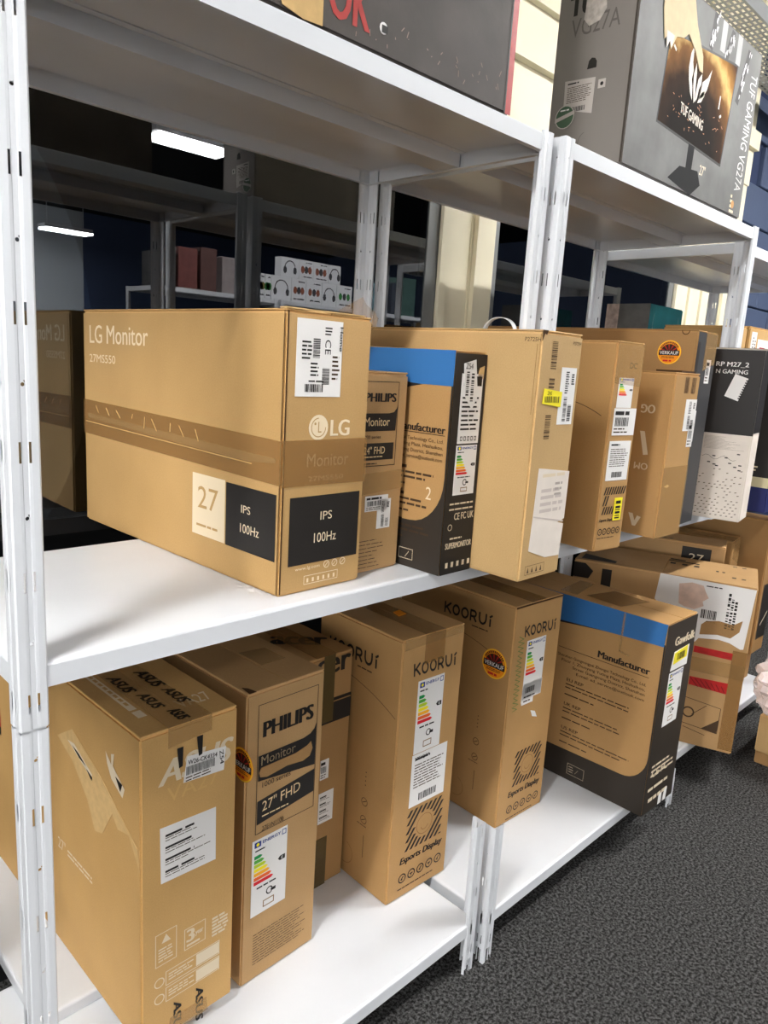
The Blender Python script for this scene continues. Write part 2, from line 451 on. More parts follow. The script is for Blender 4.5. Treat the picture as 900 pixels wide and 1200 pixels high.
# blue block wall to the right of the last column, its blocks laid one by one
mb = MB(); mb.box(2.85, X1, YG + .012, YG + .15, 0, ZC, mat('block_joint', (44, 55, 84), .9)); wallb = struct('wall_back', mb)
bm = bmesh.new(); bmesh.ops.create_cube(bm, size=1)
for v in bm.verts: v.co = Vector((v.co.x * .392, v.co.y * .03, v.co.z * .192))
bmesh.ops.bevel(bm, geom=bm.edges[:], offset=.004, segments=1, affect='EDGES')
bme = bpy.data.meshes.new('wall_block'); bm.to_mesh(bme); bm.free(); bme.materials.append(BLUEWALL)
for rz in range(3, 17):
    for cx in range(-1 if rz % 2 else 0, 9):
        o = bpy.data.objects.new('wall_block', bme); COL.objects.link(o); o.parent = wallb
        o.location = (3.05 + cx * .4 + .2 + (.2 if rz % 2 else 0), YG + .004 + random.uniform(-.001, .001), .1 + rz * .2)
# cream columns and header
def column(name, x0, x1, grooves):
    mb = MB(); mb.box(x0, x1, YG - .006, YG + .12, 0, ZC, CREAM)
    for g0, g1, dep in grooves: mb.box(g0, g1, YG - .006 - dep, YG - .004, 0, ZC, CREAM)
    return struct(name, mb)
column('trim_1', .572, .822, [(.572, .606, .012), (.730, .822, .022), (.722, .730, .006)])
column('trim_2', 2.215, 2.845, [(2.215, 2.26, .014), (2.36, 2.44, .012), (2.50, 2.58, .012), (2.62, 2.70, .012), (2.74, 2.845, .016)])
mb = MB(); mb.box(-2.0, 2.845, YG + .0, YG + .14, 2.13, ZC, CREAM)
mb.box(-2.0, 2.845, YG - .03, YG, 2.36, 2.52, CREAM); mb.box(-2.0, 2.845, YG - .055, YG, 2.52, 2.60, CREAM)
struct('trim_3', mb)
FRAME = mat('grey_window_frame', (122, 124, 124), .4, .2)
SILL = mat('black_sill', (18, 18, 19), .5)
def glass():
    m = bpy.data.materials.new('dark_glass'); m.use_nodes = True
    nt = m.node_tree; L = nt.links.new
    for n in list(nt.nodes):
        if n.type == 'BSDF_PRINCIPLED': nt.nodes.remove(n)
    out = [n for n in nt.nodes if n.type == 'OUTPUT_MATERIAL'][0]
    g = nt.nodes.new('ShaderNodeBsdfGlossy'); g.inputs['Roughness'].default_value = 0.0; g.inputs['Color'].default_value = (.95, .97, 1, 1)
    t = nt.nodes.new('ShaderNodeBsdfTransparent'); t.inputs['Color'].default_value = (.5, .55, .6, 1)
    fr = nt.nodes.new('ShaderNodeFresnel'); fr.inputs['IOR'].default_value = 2.5
    mx = nt.nodes.new('ShaderNodeMixShader')
    L(fr.outputs[0], mx.inputs[0]); L(t.outputs[0], mx.inputs[1]); L(g.outputs[0], mx.inputs[2]); L(mx.outputs[0], out.inputs['Surface'])
    return m
GLASS = glass()
def window(n, x0, x1, z0, z1):
    mb = MB(); t = .05
    mb.box(x0, x1, YG + .002, YG + .06, z0 - .035, z0, SILL); mb.box(x0, x1, YG + .002, YG + .06, z1, z1 + .03, FRAME)
    mb.box(x0, x0 + t, YG - .004, YG + .06, z0, z1, FRAME); mb.box(x1 - t, x1, YG - .004, YG + .06, z0, z1, FRAME)
    o = struct('window_%d' % n, mb)
    mb = MB(); mb.box(x0 + t, x1 - t, YG, YG + .006, z0, z1, GLASS); mb.build('pane', o)
window(1, -1.6, .572, 1.005, 2.13)
window(2, .822, 2.215, 1.005, 2.13)

# perforated cable tray under the ceiling
tr = thing('cable_tray', 'grey perforated metal cable tray under the ceiling above the tall grey carton', 'cable tray', (.2, .365, 2.70))
mb = MB(); px, py = .04, .019
nx, ny = 105, 12
for i in range(nx):
    for j in range(ny):
        a, b = i * px, j * py + .006; c, d = a + px, b + py
        if j % 2 == 1: a0 = a + .001
        u0, u1, v0, v1 = a + .008, c - .008, b + .005, d - .005
        for q in ([(a, b), (c, b), (u1, v0), (u0, v0)], [(c, b), (c, d), (u1, v1), (u1, v0)], [(c, d), (a, d), (u0, v1), (u1, v1)], [(a, d), (a, b), (u0, v0), (u0, v1)]):
            mb.poly([(x, y, 0) for x, y in q][::-1], GREY_METAL)
mb.build('perforated_base', tr)
mb = MB(); mb.box(0, nx * px, 0, .006, -.001, .05, GREY_METAL); mb.box(0, nx * px, ny * py + .006, ny * py + .012, -.001, .05, GREY_METAL); mb.build('side_lip', tr)
for xx in (.6, 2.1, 3.6):
    mb = MB(); mb.box(xx, xx + .012, .10, .112, .0, ZC - 2.70, GREY_METAL); mb.build('hanger_rod', tr)

# ------------------------------------------------------------------ ceiling lights
def emit(name, rgb, strength):
    m = bpy.data.materials.new(name); m.use_nodes = True; nt = m.node_tree; b = nt.nodes['Principled BSDF']
    b.inputs['Base Color'].default_value = (.8, .8, .8, 1)
    b.inputs['Emission Color'].default_value = (*rgb, 1); b.inputs['Emission Strength'].default_value = strength
    return m
LAMP = emit('lamp_diffuser', (1, .985, .96), G_ROW)
HOUSING = mat('lamp_housing', (210, 210, 212), .4)
def make_lamp(label, loc, group):
    t = thing('ceiling_light', label, 'lamp', loc, 0, group)
    mb = MB(); mb.box(-.33, .33, -.135, .135, .012, .06, HOUSING); mb.build('housing', t)
    mb = MB(); mb.box(-.32, .32, -.125, -.012, -.012, .012, LAMP); mb.build('diffuser', t)
    mb = MB(); mb.box(-.30, .34, .012, .125, -.012, .012, LAMP); mb.build('diffuser', t)
    for xx in (-.25, .25):
        mb = MB(); mb.box(xx - .004, xx + .004, -.004, .004, .06, ZC - loc[2], HOUSING); mb.build('suspension_rod', t)
    return t
LY = -3.05
def dup(root, loc, label=None, rz=None):
    r_ = root.copy(); COL.objects.link(r_); r_.location = loc
    if rz is not None: r_.rotation_euler = (0, 0, math.radians(rz))
    if label: r_['label'] = label
    for ch in list(root.children):
        c = ch.copy(); COL.objects.link(c); c.parent = r_
        for g in ch.children:
            d = g.copy(); COL.objects.link(d); d.parent = c
    return r_
lamp0 = make_lamp('twin tube ceiling light mirrored in the dark glass as the bright double strip', (1.90, LY, 2.9), 'hanging ceiling lights')
LL = 'twin tube ceiling light of the front row across the aisle'
for xx, nm in ((-4.35, 'leftmost'), (-2.25, 'second from the left'), (-.15, 'third from the left'), (3.25, 'rightmost')): dup(lamp0, (xx, LY, 2.9), LL + ', ' + nm)  # rightmost one added to light the carton tops at the right
dup(lamp0, (3.2, -8.6, 2.9), 'distant twin tube ceiling light mirrored at the left edge of the dark glass')
def added_lamp(xx, yy, zz, m, label, group):  # lamp out of view, added for the light it gives
    t = thing('ceiling_light', label, 'lamp', (xx, yy, zz), 0, group)
    mb = MB(); mb.box(-.6, .6, -.05, .05, .01, .05, HOUSING); mb.build('housing', t)
    for xr in (-.4, .4):
        mb = MB(); mb.box(xr - .004, xr + .004, -.004, .004, .05, ZC - zz, HOUSING); mb.build('suspension_rod', t)
    mb = MB(); mb.box(-.59, .59, -.04, .04, -.01, .01, m); mb.build('diffuser', t)
FARL = emit('added_far_diffuser', (1, .985, .96), G_FAR)  # far row, unseen, added for low light on the back columns
MIDL = emit('added_mid_diffuser', (1, .985, .96), G_MID)  # nearer row, unseen, added as fill from the left front
for xx, yy in ((1.9, -8.6), (-.2, -8.6), (-2.3, -8.6), (-4.4, -8.6), (-.2, -5.8), (-2.3, -5.8), (-4.4, -5.8)):
    added_lamp(xx, yy, 2.9, FARL if yy < -7 else MIDL, 'added unseen ceiling light over the open floor behind the camera, %s row, %s' % ('far' if yy < -7 else 'nearer', {1.9: 'rightmost', -.2: 'near its middle', -2.3: 'second from the left', -4.4: 'leftmost'}[xx]), 'added lights over the open floor')
added_lamp(-2.3, -.55, 2.95, emit('added_near_diffuser', (1, .985, .96), G_NEAR), 'added unseen ceiling light over the left end of the aisle, near the first rack', 'added aisle lights')  # unseen lamp added to brighten left faces and shelf tops
AISLE = emit('added_aisle_diffuser', (1, .985, .96), G_AISLE)  # unseen lamps added to brighten carton tops at the right
AISLE2 = emit('added_left_diffuser', (1, .985, .96), G_LEFT)  # unseen lamps added to brighten the left faces
for xx, am in ((-4.7, AISLE2), (-2.8, AISLE2), (1.75, AISLE), (3.9, AISLE)):
    added_lamp(xx, -1.05, 2.95, am, 'added unseen slim ceiling light along the aisle, ' + {-4.7: 'leftmost of its row', -2.8: 'second from the left', 1.75: 'above the second rack', 3.9: 'above the far end of the third rack'}[xx], 'added aisle lights')

# ------------------------------------------------------------------ racks
FL = .035
def flange_cells(zlen, foot, seed):
    us = [0.002, .012, .0148, .0202, .023, .032, FL]
    off = [0, 0, -.0012, -.0012, 0, 0, -.004]
    return us, off
def post_mesh(mb, cx, cy, sx, sy, z0, z1, m, foot=False, inset=0.0):
    """angle-section upright with slots and round holes; sx, sy point from the corner along the flanges"""
    us = [.002, .0105, .0135, .0148, .0202, .0215, .0245, .032, FL]
    off = [0, 0, .0005, .0012, .0012, .0005, 0, 0, .004]
    zs = [z0]; kinds = []
    feats = []
    k = 0
    z = .06
    while z < 1.82:
        feats.append(('s', z)); feats.append(('h', z + .075)); z += .15
    cuts = [(c - (.012 if t == 's' else .0045), c + (.012 if t == 's' else .0045), t) for t, c in feats]
    cuts = [c for c in cuts if c[0] > z0 + .004 and c[1] < z1 - .004]
    rows = []; cur = z0
    if foot: rows.append((z0, z0 + .035, 'f')); cur = z0 + .035
    for a, b, t in cuts:
        if a <= cur: continue
        rows.append((cur, a, '')); rows.append((a, b, t)); cur = b
    rows.append((cur, z1, ''))
    th = .0014
    for fl in (0, 1):
        def P(u, o, z):
            o = o + inset
            if fl == 0: return (cx + sx * u, cy + sy * o, z)
            return (cx + sx * o, cy + sy * u, z)
        rev = (sx * sy > 0) == (fl == 0)
        def q(pts):
            p = [P(*t) for t in pts]
            mb.poly(p if rev else p[::-1], m)
            pb = [P(u, o + th, z) for u, o, z in pts]
            mb.poly(pb[::-1] if rev else pb, m)
        for a, b, t in rows:
            for i in range(len(us) - 1):
                u0, u1, o0, o1 = us[i], us[i + 1], off[i], off[i + 1]
                if t == 's' and i in (1, 5): continue
                if t == 'f' and i in (1, 3, 5): continue
                if t == 'f' and i == 6:
                    q([(u0, o0, a + .012), (u1, o1, a + .012), (u1, o1, b), (u0, o0, b)]); continue
                if t == 'h' and i == 3:
                    c0, c1 = (u0 + u1) / 2, (a + b) / 2; r0 = .0024
                    octo = [(c0 + r0 * math.cos(PI / 8 + j * PI / 4), c1 + r0 * math.sin(PI / 8 + j * PI / 4)) for j in range(8)]
                    cor = [(u1, a + (b - a) * .6), (u0 + (u1 - u0) * .6, b), (u0, b), (u0, a + (b - a) * .4), (u0, a), (u0 + (u1 - u0) * .6, a), (u1, a), (u1, a + (b - a) * .4)]
                    for j in range(8):
                        j2 = (j + 1) % 8
                        q([(*[octo[j][0]], o0, octo[j][1]), (cor[j][0], o0, cor[j][1]), (cor[j2][0], o0, cor[j2][1]), (octo[j2][0], o0, octo[j2][1])])
                    continue
                q([(u0, o0, a), (u1, o1, a), (u1, o1, b), (u0, o0, b)])
    a = (cx + sx * .002, cy + sy * inset, z0); b = (cx + sx * inset, cy + sy * .002, z0)
    p = [a, b, (b[0], b[1], z1), (a[0], a[1], z1)]
    mb.poly(p if sx * sy < 0 else p[::-1], m)

def tray(mb, x0, x1, y0, y1, z, m, lip=.032):
    """pressed steel shelf: flat top, rounded nose, lips folded down and returned"""
    t = .0012; r_ = .004
    # rounded rim profile going down along each side
    prof = [(r_ + .004, 0), (r_, -.0006), (.0012, -.0022), (0, -.005), (0, -lip), (.012, -lip), (.012, -lip + t), (t, -lip + t)]
    loop = lambda i, dz: [(x0 + i, y0 + i, z + dz), (x1 - i, y0 + i, z + dz), (x1 - i, y1 - i, z + dz), (x0 + i, y1 - i, z + dz)]
    loops = [loop(i, dz) for i, dz in prof]
    mb.poly(loops[0], m)
    for a, b in zip(loops, loops[1:]):
        for k in range(4):
            j = (k + 1) % 4; mb.poly([b[k], b[j], a[j], a[k]], m)
    mb.poly([(x, y, z - t) for x, y, _ in loops[0]][::-1], m)
    for a, b in ((loops[0], None),):
        pass

def rack_bay(label, x0, x1, y0, zt, shelves, depth=.5, group=None, stub={}):
    t = thing('storage_rack', label, 'rack', (x0, y0, 0), 0, group)
    W = x1 - x0; seam = .925
    for cx, sx in ((0, 1), (W, -1)):
        for cy, sy in ((0, 1), (depth, -1)):
            st = stub.get((sx, sy))
            mb = MB(); post_mesh(mb, cx, cy, sx, sy, .974 if st else seam + .002, zt, WHITE_METAL)
            up = mb.build('post', t)
            mb = MB(); post_mesh(mb, cx, cy, sx, sy, 0, st or seam - .0015, WHITE_METAL, True, .0008)
            mb.build('lower_section', up)
            if st: continue
            mb = MB(); a = .003; lx, ly = FL - .004, FL - .004
            xa, xb = sorted((cx + sx * .003, cx + sx * lx)); ya, yb = sorted((cy + sy * .0022, cy + sy * .0042))
            mb.box(xa, xb, ya, yb, seam - .03, seam + .03, WHITE_METAL)
            xa, xb = sorted((cx + sx * .0022, cx + sx * .0042)); ya, yb = sorted((cy + sy * .0042, cy + sy * ly))
            mb.box(xa, xb, ya, yb, seam - .03, seam + .03, WHITE_METAL)
            mb.build('splice_plate', up)
    for z in shelves:
        mb = MB(); tray(mb, .002, W - .002, .002, depth - .002, z, WHITE_METAL)
        sh = mb.build('shelf_panel', t)
        mb = MB(); mb.box(.008, W - .008, depth * .5 - .03, depth * .5 + .03, z - .030, z - .0014, WHITE_METAL)
        mb.box(.008, W - .008, depth * .5 - .045, depth * .5 + .045, z - .0032, z - .0014, WHITE_METAL)
        mb.build('stiffener', sh)
    return t
# the posts of a bay stand just inside its shelves' ends
rack_bay('white metal shelf rack nearest the camera, with the big lettered carton on its middle shelf', -.934, .043, -.003, 1.818, (.133, 1.008, 1.815), stub={(-1, 1): .382})
rack_bay('second white metal shelf rack, under the grey carton with a monitor picture', .068, 1.088, -.013, 1.820, (.133, 1.008, 1.817), stub={(1, 1): .357, (-1, 1): .10})
rack_bay('third white metal shelf rack at the far right edge with a lower top shelf', 1.122, 2.14, .03, 1.795, (.133, 1.008, 1.792), stub={(1, 1): .10})

# loose shelf panel lying behind, under the first low carton
mb = MB(); tray(mb, 0, .315, 0, .52, .0265, WHITE_METAL, .0255)
o = mb.build('loose_shelf_panel'); o.location = (-.808, .350, .1335)
o['label'] = 'loose white metal shelf panel lying under the tape-wrapped low carton'; o['category'] = 'shelf panel'

# ------------------------------------------------------------------ cartons
K_LG = kraft('kraft_golden', (188, 151, 98))
K_DELL = kraft('kraft_pale', (190, 157, 108))
K_ASUS = kraft('kraft_orange', (196, 156, 98))
K_KOO = kraft('kraft_brown', (176, 137, 88))
K_PHI = kraft('kraft_tan', (177, 141, 96))
K_DARK = kraft('kraft_deep', (160, 123, 78))
PB = dict(
    LG=(-.532, .038, 1.3, .178, .674, .443, 1.008), PM=(-.348, .066, 1.2, .116, .55, .358, 1.008), MM=(-.219, -.026, .9, .089, .5, .402, 1.008),
    DM=(-.126, -.134, .5, .133, .6, .444, 1.008), KM=(.210, -.093, -6.8, .097, .6, .446, 1.008), AM=(.467, -.108, -1, .129, .40, .392, 1.008),
    VK=(.65, -.069, 4.8, .148, .62, .499, 1.008), AO=(.897, -.148, 9.7, .1, .5, .468, 1.008),
    AS=(-.698, .169, 1, .188, .7, .606, .16), PL=(-.476, .192, 1.5, .191, .45, .635, .133), AL=(-.255, .319, -.7, .16, .45, .593, .133),
    K1=(-.093, .163, -2, .203, .29, .66, .133), K2=(.347, .176, -2.5, .211, .43, .647, .133), M2=(.73, -.065, -.7, .192, .6, .589, .133),
    BL=(1.324, -.098, 19.1, .293, .6, .596, .133), TU=(.284, -.010, 0, .655, .19, .405, 1.8175), RO=(-.788, .003, 0, .698, .2, .5, 1.8155),
    B7=(1.62, .125, 19, .14, .5, .645, .133))
PB = {k: (*v[:6], v[6] + .0005) for k, v in PB.items()}

def koorui_mark(p, f, A, B, T, m=INK):
    """wide geometric wordmark; A = foot of the first letter, B = foot of the last, T = head of the first"""
    ex, ey = Vector((B[0] - A[0], B[1] - A[1])), Vector((T[0] - A[0], T[1] - A[1])); A = Vector(A)
    W = 6.35
    Q = lambda x, y: tuple(A + ex * (x / W) + ey * y)
    th = .19
    def bar(x0, y0, x1, y1, t=th):
        a, b = Vector((x0, y0)), Vector((x1, y1)); d = (b - a).normalized(); n = Vector((-d.y, d.x)) * t / 2
        t3(p, f, [Q(*(a - n)), Q(*(b - n)), Q(*(b + n)), Q(*(a + n))], m)
    def arc(cx, cy, r, a0, a1, n=18, t=th):
        for i in range(n):
            a = a0 + (a1 - a0) * i / n; b = a0 + (a1 - a0) * (i + 1) / n
            t3(p, f, [Q(cx + r * math.cos(a), cy + r * math.sin(a) ), Q(cx + r * math.cos(b), cy + r * math.sin(b)), Q(cx + (r - t) * math.cos(b), cy + (r - t) * math.sin(b)), Q(cx + (r - t) * math.cos(a), cy + (r - t) * math.sin(a))], m)
    bar(.08, 0, .08, 1); bar(.15, .45, .88, .98); bar(.30, .58, .92, .03)
    arc(1.60, .5, .5, 0, 2 * PI, 26); arc(2.78, .5, .5, 0, 2 * PI, 26)
    bar(3.55, 0, 3.55, 1); bar(3.5, .925, 4.0, .925); arc(4.0, .68, .32, -PI / 2, PI / 2, 12); bar(3.5, .435, 4.0, .435); bar(3.95, .42, 4.30, .02)
    bar(4.68, .45, 4.68, 1); bar(5.52, .45, 5.52, 1); arc(5.10, .48, .495, PI, 2 * PI, 16)
    bar(6.05, 0, 6.05, .68); bar(5.95, .80, 6.30, 1.0, .17)
def koorui_front(C, f, dy=0.0, du=0.0):
    p = C.pr
    koorui_mark(p, f, (.039 + du, .567 + dy), (.182 + du, .562 + dy), (.037 + du, .598 + dy))
    # hatched square round a plain disc
    u0, v0, u1, v1 = .050 + du, .120 + dy, .176 + du, .225 + dy
    cx, cy, rr = (u0 + u1) / 2, (v0 + v1) / 2, .034
    for k in range(-8, 12):
        c = k * .0165 + u0                                  # a stripe leaning like a slash
        seg = []
        for i in range(60):
            tt = i / 59; u = c + (tt * (v1 - v0)) * .75; v = v0 + tt * (v1 - v0)
            ok = u0 <= u <= u1 - .007 and math.hypot(u + .0035 - cx, v - cy) > rr
            if ok: seg.append((u, v))
            if (not ok or i == 59) and len(seg) > 1:
                a, b = seg[0], seg[-1]
                t3(p, f, [a, (a[0] + .0085, a[1]), (b[0] + .0085, b[1]), b], INK); seg = []
            elif not ok: seg = []
    ring(p, f, cx, cy, .027, .0015, INKL, n=24); ring(p, f, cx, cy - .004, .012, .0015, INKL, n=14, a0=3.3, a1=6.1)
    textr(p, f, 'Esports Display', INK, .038 + du, .086 + dy, .182 + du, .108 + dy, bold=.03, shear=.2)
    for k in range(5):
        u = .049 + du + k * .0305; v = .052 + dy
        ring(p, f, u, v, .0125, .003, INK, n=18)
        if k % 2: quad(p, f, u - .005, v - .001, u + .005, v + .002, INK)
        else: stroke(p, f, (u - .004, v - .004), (u + .004, v + .005), .003, INK)
        quad(p, f, u - .001, v - .006, u + .001, v + .001, INK)
    fine(p, f, .036 + du, .022 + dy, .186 + du, .027 + dy, 1, INK2, fill=.6)

def koorui_side(C, f, o):
    """print on the broad left face; o = distance from the near edge"""
    p = C.pr; d = C.d
    U = lambda t: d - .29 + t - .0
    return U

# --- low shelf, from the left -------------------------------------------------
C = Carton('orange-brown carton with four black-lettered tape marks on top, leftmost on the low shelf', PB['AS'], K_ASUS)
f, l, t = C.F('F'), C.F('L'), C.F('T'); p = C.pr
for BL, BR, TL in (((.108, .150), (.108, .235), (.132, .150)), ((.056, .158), (.056, .240), (.078, .158)), ((.112, .066), (.112, .136), (.134, .066)), ((.066, .073), (.066, .142), (.087, .073)), ((.078, .012), (.078, .055), (.10, .012))):
    # lettering on the tape reads from the back of the box to its front
    text(p, t, 'ASUS', INK, (BL[0], BR[1]), (BL[0], BL[1]), (TL[0], BR[1]), e=.0016, bold=.05, shear=.3)
o = C.tape(t, [(.050, -.001), (.134, -.001), (.128, .64), (.055, .64)], CLEAR)
C.tape(f, [(.050, .570), (.134, .577), (.134, .606), (.050, .606)], CLEAR)
quad(p, t, .030, .095, .044, .292, GREYINK); quad(p, t, .030, .062, .046, .088, GREYINK)
for k in range(8): quad(p, t, .0345, .115 + k * .020, .0405, .129 + k * .020, K_ASUS, .0009)
textr(p, t, 'VA27', GREYINK, .105, .05, .17, .085)
for u, v in ((.066, .553), (.104, .562)): t3(p, f, [(u, v + .012), (u + .012, v + .012), (u + .011, v - .024), (u + .004, v - .026)], INK, .0016)
textr(p, f, 'ASUS', GREYINK, .033, .505, .178, .550, bold=.03, shear=.25)
textr(p, f, 'VA27', mat('outline_ink', (206, 166, 104), .6), .048, .470, .150, .498)
C2 = shiplabel(C, f, .080, .494, .163, .540, 9, poly=[(.079, .496), (.160, .490), (.164, .535), (.086, .543)])
mb = MB()
text(mb, f, 'W26-CK4334', INK, (.087, .527), (.145, .522), (.0875, .5355), e=.0014, bold=.01)
for k in range(26):
    a = .084 + k * .0022; mb.poly([f.p(a, .508 - k * .0001, .0014), f.p(a + random.choice((.0007, .0012, .0015)), .508 - k * .0001, .0014), f.p(a + .0015, .524 - k * .0001, .0014), f.p(a + .0003, .524 - k * .0001, .0014)], INK)
text(mb, f, 'Z54', INK, (.150, .531), (.152, .504), (.158, .531), e=.0014, bold=.02)
fine(mb, f, .083, .495, .135, .506, 2, INK2, .0014, .4)
mb.build('label_print', C2)
shiplabel(C, f, .036, .319, .146, .424, 3, name='importer_label', poly=[(.037, .320), (.146, .316), (.145, .422), (.035, .427)])
frame(p, f, .026, .156, .068, .222, .0015, GREYINK); fine(p, f, .032, .163, .062, .192, 5, GREYINK); t3(p, f, [(.038, .200), (.056, .200), (.047, .216)], GREYINK)
frame(p, f, .083, .158, .127, .202, .0015, GREYINK); textr(p, f, '3', GREYINK, .089, .172, .103, .198, bold=.05); textr(p, f, 'year', GREYINK, .106, .176, .122, .186, bold=.02); fine(p, f, .088, .161, .122, .170, 1, GREYINK)
fine(p, f, .141, .152, .177, .195, 6, GREYINK, fill=.6)
for v in (.114, .080):
    frame(p, f, .046, v - .006, .158, v + .024, .0015, GREYINK); quad(p, f, .108, v - .003, .157, v + .021, GREYINK); fine(p, f, .052, v + .001, .104, v + .018, 3, GREYINK)
    ring(p, f, .034, v + .008, .010, .002, GREYINK)
for u in (.062, .108): text(p, f, 'ASUS', INK, (u + .0, .062), (u + .0, -.012), (u + .016, .062), bold=.06, shear=.2)
C.tape(f, [(.050, .0), (.134, .0), (.130, .030), (.055, .034)], CLEAR)
# torn strip and scraped shapes on the left face
slab('torn_patch', l, [(.372, .475), (.44, .515), (.56, .47), (.69, .40), (.698, .36), (.66, .41), (.62, .40), (.60, .42), (.56, .36), (.53, .35), (.50, .40), (.44, .45)], TORN, C.root, .0006, .0002)
t3(p, l, [(.421, .486), (.45, .49), (.525, .46), (.517, .452)], GREYINK, .0012); t3(p, l, [(.44, .484), (.47, .478), (.50, .466), (.47, .470)], INK, .0014)
t3(p, l, [(.50, .462), (.525, .455), (.522, .447)], INK, .0015)
t3(p, l, [(.579, .532), (.60, .515), (.60, .535), (.612, .54), (.606, .515), (.648, .49), (.640, .47), (.600, .488), (.585, .51)], GREYINK, .0012); t3(p, l, [(.615, .50), (.640, .495), (.633, .478)], INK, .0014)
textr(p, l, '27"', GREYINK, .36, .225, .395, .250); fine(p, l, .405, .226, .515, .244, 2, GREYINK, full=.9)
quad(p, l, .02, .36, .055, .60, RED); quad(p, l, .02, .34, .055, .36, INK)
C.done()

C = Carton('tan carton with black picture panel and energy label, second on the low shelf', PB['PL'], K_PHI)
f, l, t = C.F('F'), C.F('L'), C.F('T'); p = C.pr
frame(p, f, .026, .333, .175, .606, .0013, INK)
textr(p, f, 'PHILIPS', INK, .040, .536, .162, .568, bold=.055)
t3(p, f, [(.029, .447), (.173, .430), (.173, .523), (.168, .512), (.158, .504), (.14, .500), (.029, .500)], BLACK)
textr(p, f, 'Monitor', WINK, .036, .478, .12, .497)
# torn-out handle showing raw board
slab('torn_patch', f, [(.034, .455), (.05, .450), (.10, .455), (.14, .450), (.158, .455), (.165, .470), (.160, .486), (.150, .480), (.12, .474), (.06, .474), (.036, .474), (.031, .465)], K_DARK, C.root, .001, .0004)
textr(p, f, '1000 series', INK, .040, .430, .110, .441)
t3(p, f, [(.029, .353), (.173, .369), (.173, .420), (.029, .404)], BLACK)
text(p, f, '27" FHD', WINK, (.041, .378), (.136, .386), (.041, .400), e=.0009)
fine(p, f, .041, .365, .12, .371, 1, WINK, .0009)
textr(p, f, '27E1N1100', INK, .042, .335, .096, .345)
C.energy(f, .020, .150, .107, .320)
fine(p, f, .028, .034, .168, .108, 12, INK, fill=.22)
sale_sticker(C, l, .440, .490, .034)
quad(p, t, .088, .255, .108, .285, INK); ring(p, t, .098, .262, .02, .004, INK)
slab('dented_flap', t, [(.004, -.001), (.02, -.001), (.016, .02), (.008, .03)], SEAM, C.root, .0006, .0004)
C.tape(t, [(.10, .09), (.16, .09), (.16, .16), (.10, .17)], CLEAR)
C.done()

C = Carton('worn brown carton set back behind the two hatched-print cartons, dark tape down its edge', PB['AL'], K_DARK)
f, l, t = C.F('F'), C.F('L'), C.F('T'); p = C.pr
text(p, t, 'acer', INK, (.02, .13), (.12, .05), (.05, .17), bold=.06)
textr(p, f, 'acer', INK, .02, .548, .15, .585, bold=.05)
quad(p, f, .0, .425, .165 - .006, .475, BLACK); quad(p, f, .075, .478, .159, .486, INK)
C.tape(f, [(.072, .43), (.105, .43), (.105, .594), (.072, .594)], film('dark_tape', (92, 76, 44), .75, .3))
C.tape(f, [(.072, .0), (.105, .0), (.105, .13), (.072, .13)], film('dark_tape', (92, 76, 44), .75, .3))
shiplabel(C, f, .074, .17, .119, .25, 3, name='importer_label')
shiplabel(C, f, .075, .285, .1, .335, 2)
C.tape(t, [(.05, -.001), (.11, -.001), (.11, .44), (.05, .44)], TAPE)
C.done()

def koorui_left(C, near=True):
    """u is measured so that the near edge is at C.d; shift from the fitted depth"""
    p = C.pr; l = C.F('L'); d = C.d
    u = lambda t: d - t                              # t = distance back from the near edge
    koorui_mark(p, l, (u(.250), .560), (u(.074), .567), (u(.250), .593))
    fine(p, l, u(.145), .549, u(.08), .556, 1, INK2)
    pts = [(u(.27 - k * .0137 * 1.0), .535 - .00 - (k / 20) * .03 - (k / 20) ** 3 * .04) for k in range(20)]
    for a, b in zip(pts, pts[1:]): stroke(p, l, a, b, .0014, INK2)
    for k in range(4): disc(p, l, u(.093), .302 - k * .011, .0017, INK, n=6)
    for v in (.225, .178):
        ring(p, l, u(.093), v, .011, .0015, INK2, n=12); stroke(p, l, (u(.100), v - .004), (u(.086), v + .005), .0016, INK2)
    fine(p, l, u(.115), .160, u(.075), .164, 1, INK2)
    quad(p, l, u(.090), .078, u(.0885), .138, INK2)
    ring(p, l, u(.155), .06, .03, .0013, INKL, n=18, a0=4.5, a1=7.6)

C = Carton('brown hatched-print carton with an orange scrap on its taped lid', PB['K1'], K_KOO)
f, t = C.F('F'), C.F('T'); p = C.pr
koorui_front(C, f); koorui_left(C)
C.energy(f, .056, .370, .142, .551)
shiplabel(C, f, .054, .234, .172, .368, 0, name='importer_label')
mb = MB(); textr(p, f, '27E6QCA', INK, .062, .351, .112, .361, e=.0015, bold=.02)
C.tape(f, [(.070, .590), (.135, .590), (.135, .6595), (.070, .6595)], TAPE); C.tape(t, [(.070, .0), (.135, .0), (.135, .29), (.070, .29)], TAPE)
slab('orange_scrap', t, [(.098, .118), (.126, .122), (.130, .150), (.106, .146)], ORANGE, C.root, .0012, .0014)
C.tape(f, [(.006, .635), (.197, .640), (.197, .6595), (.006, .6595)], CLEAR)
C.done()

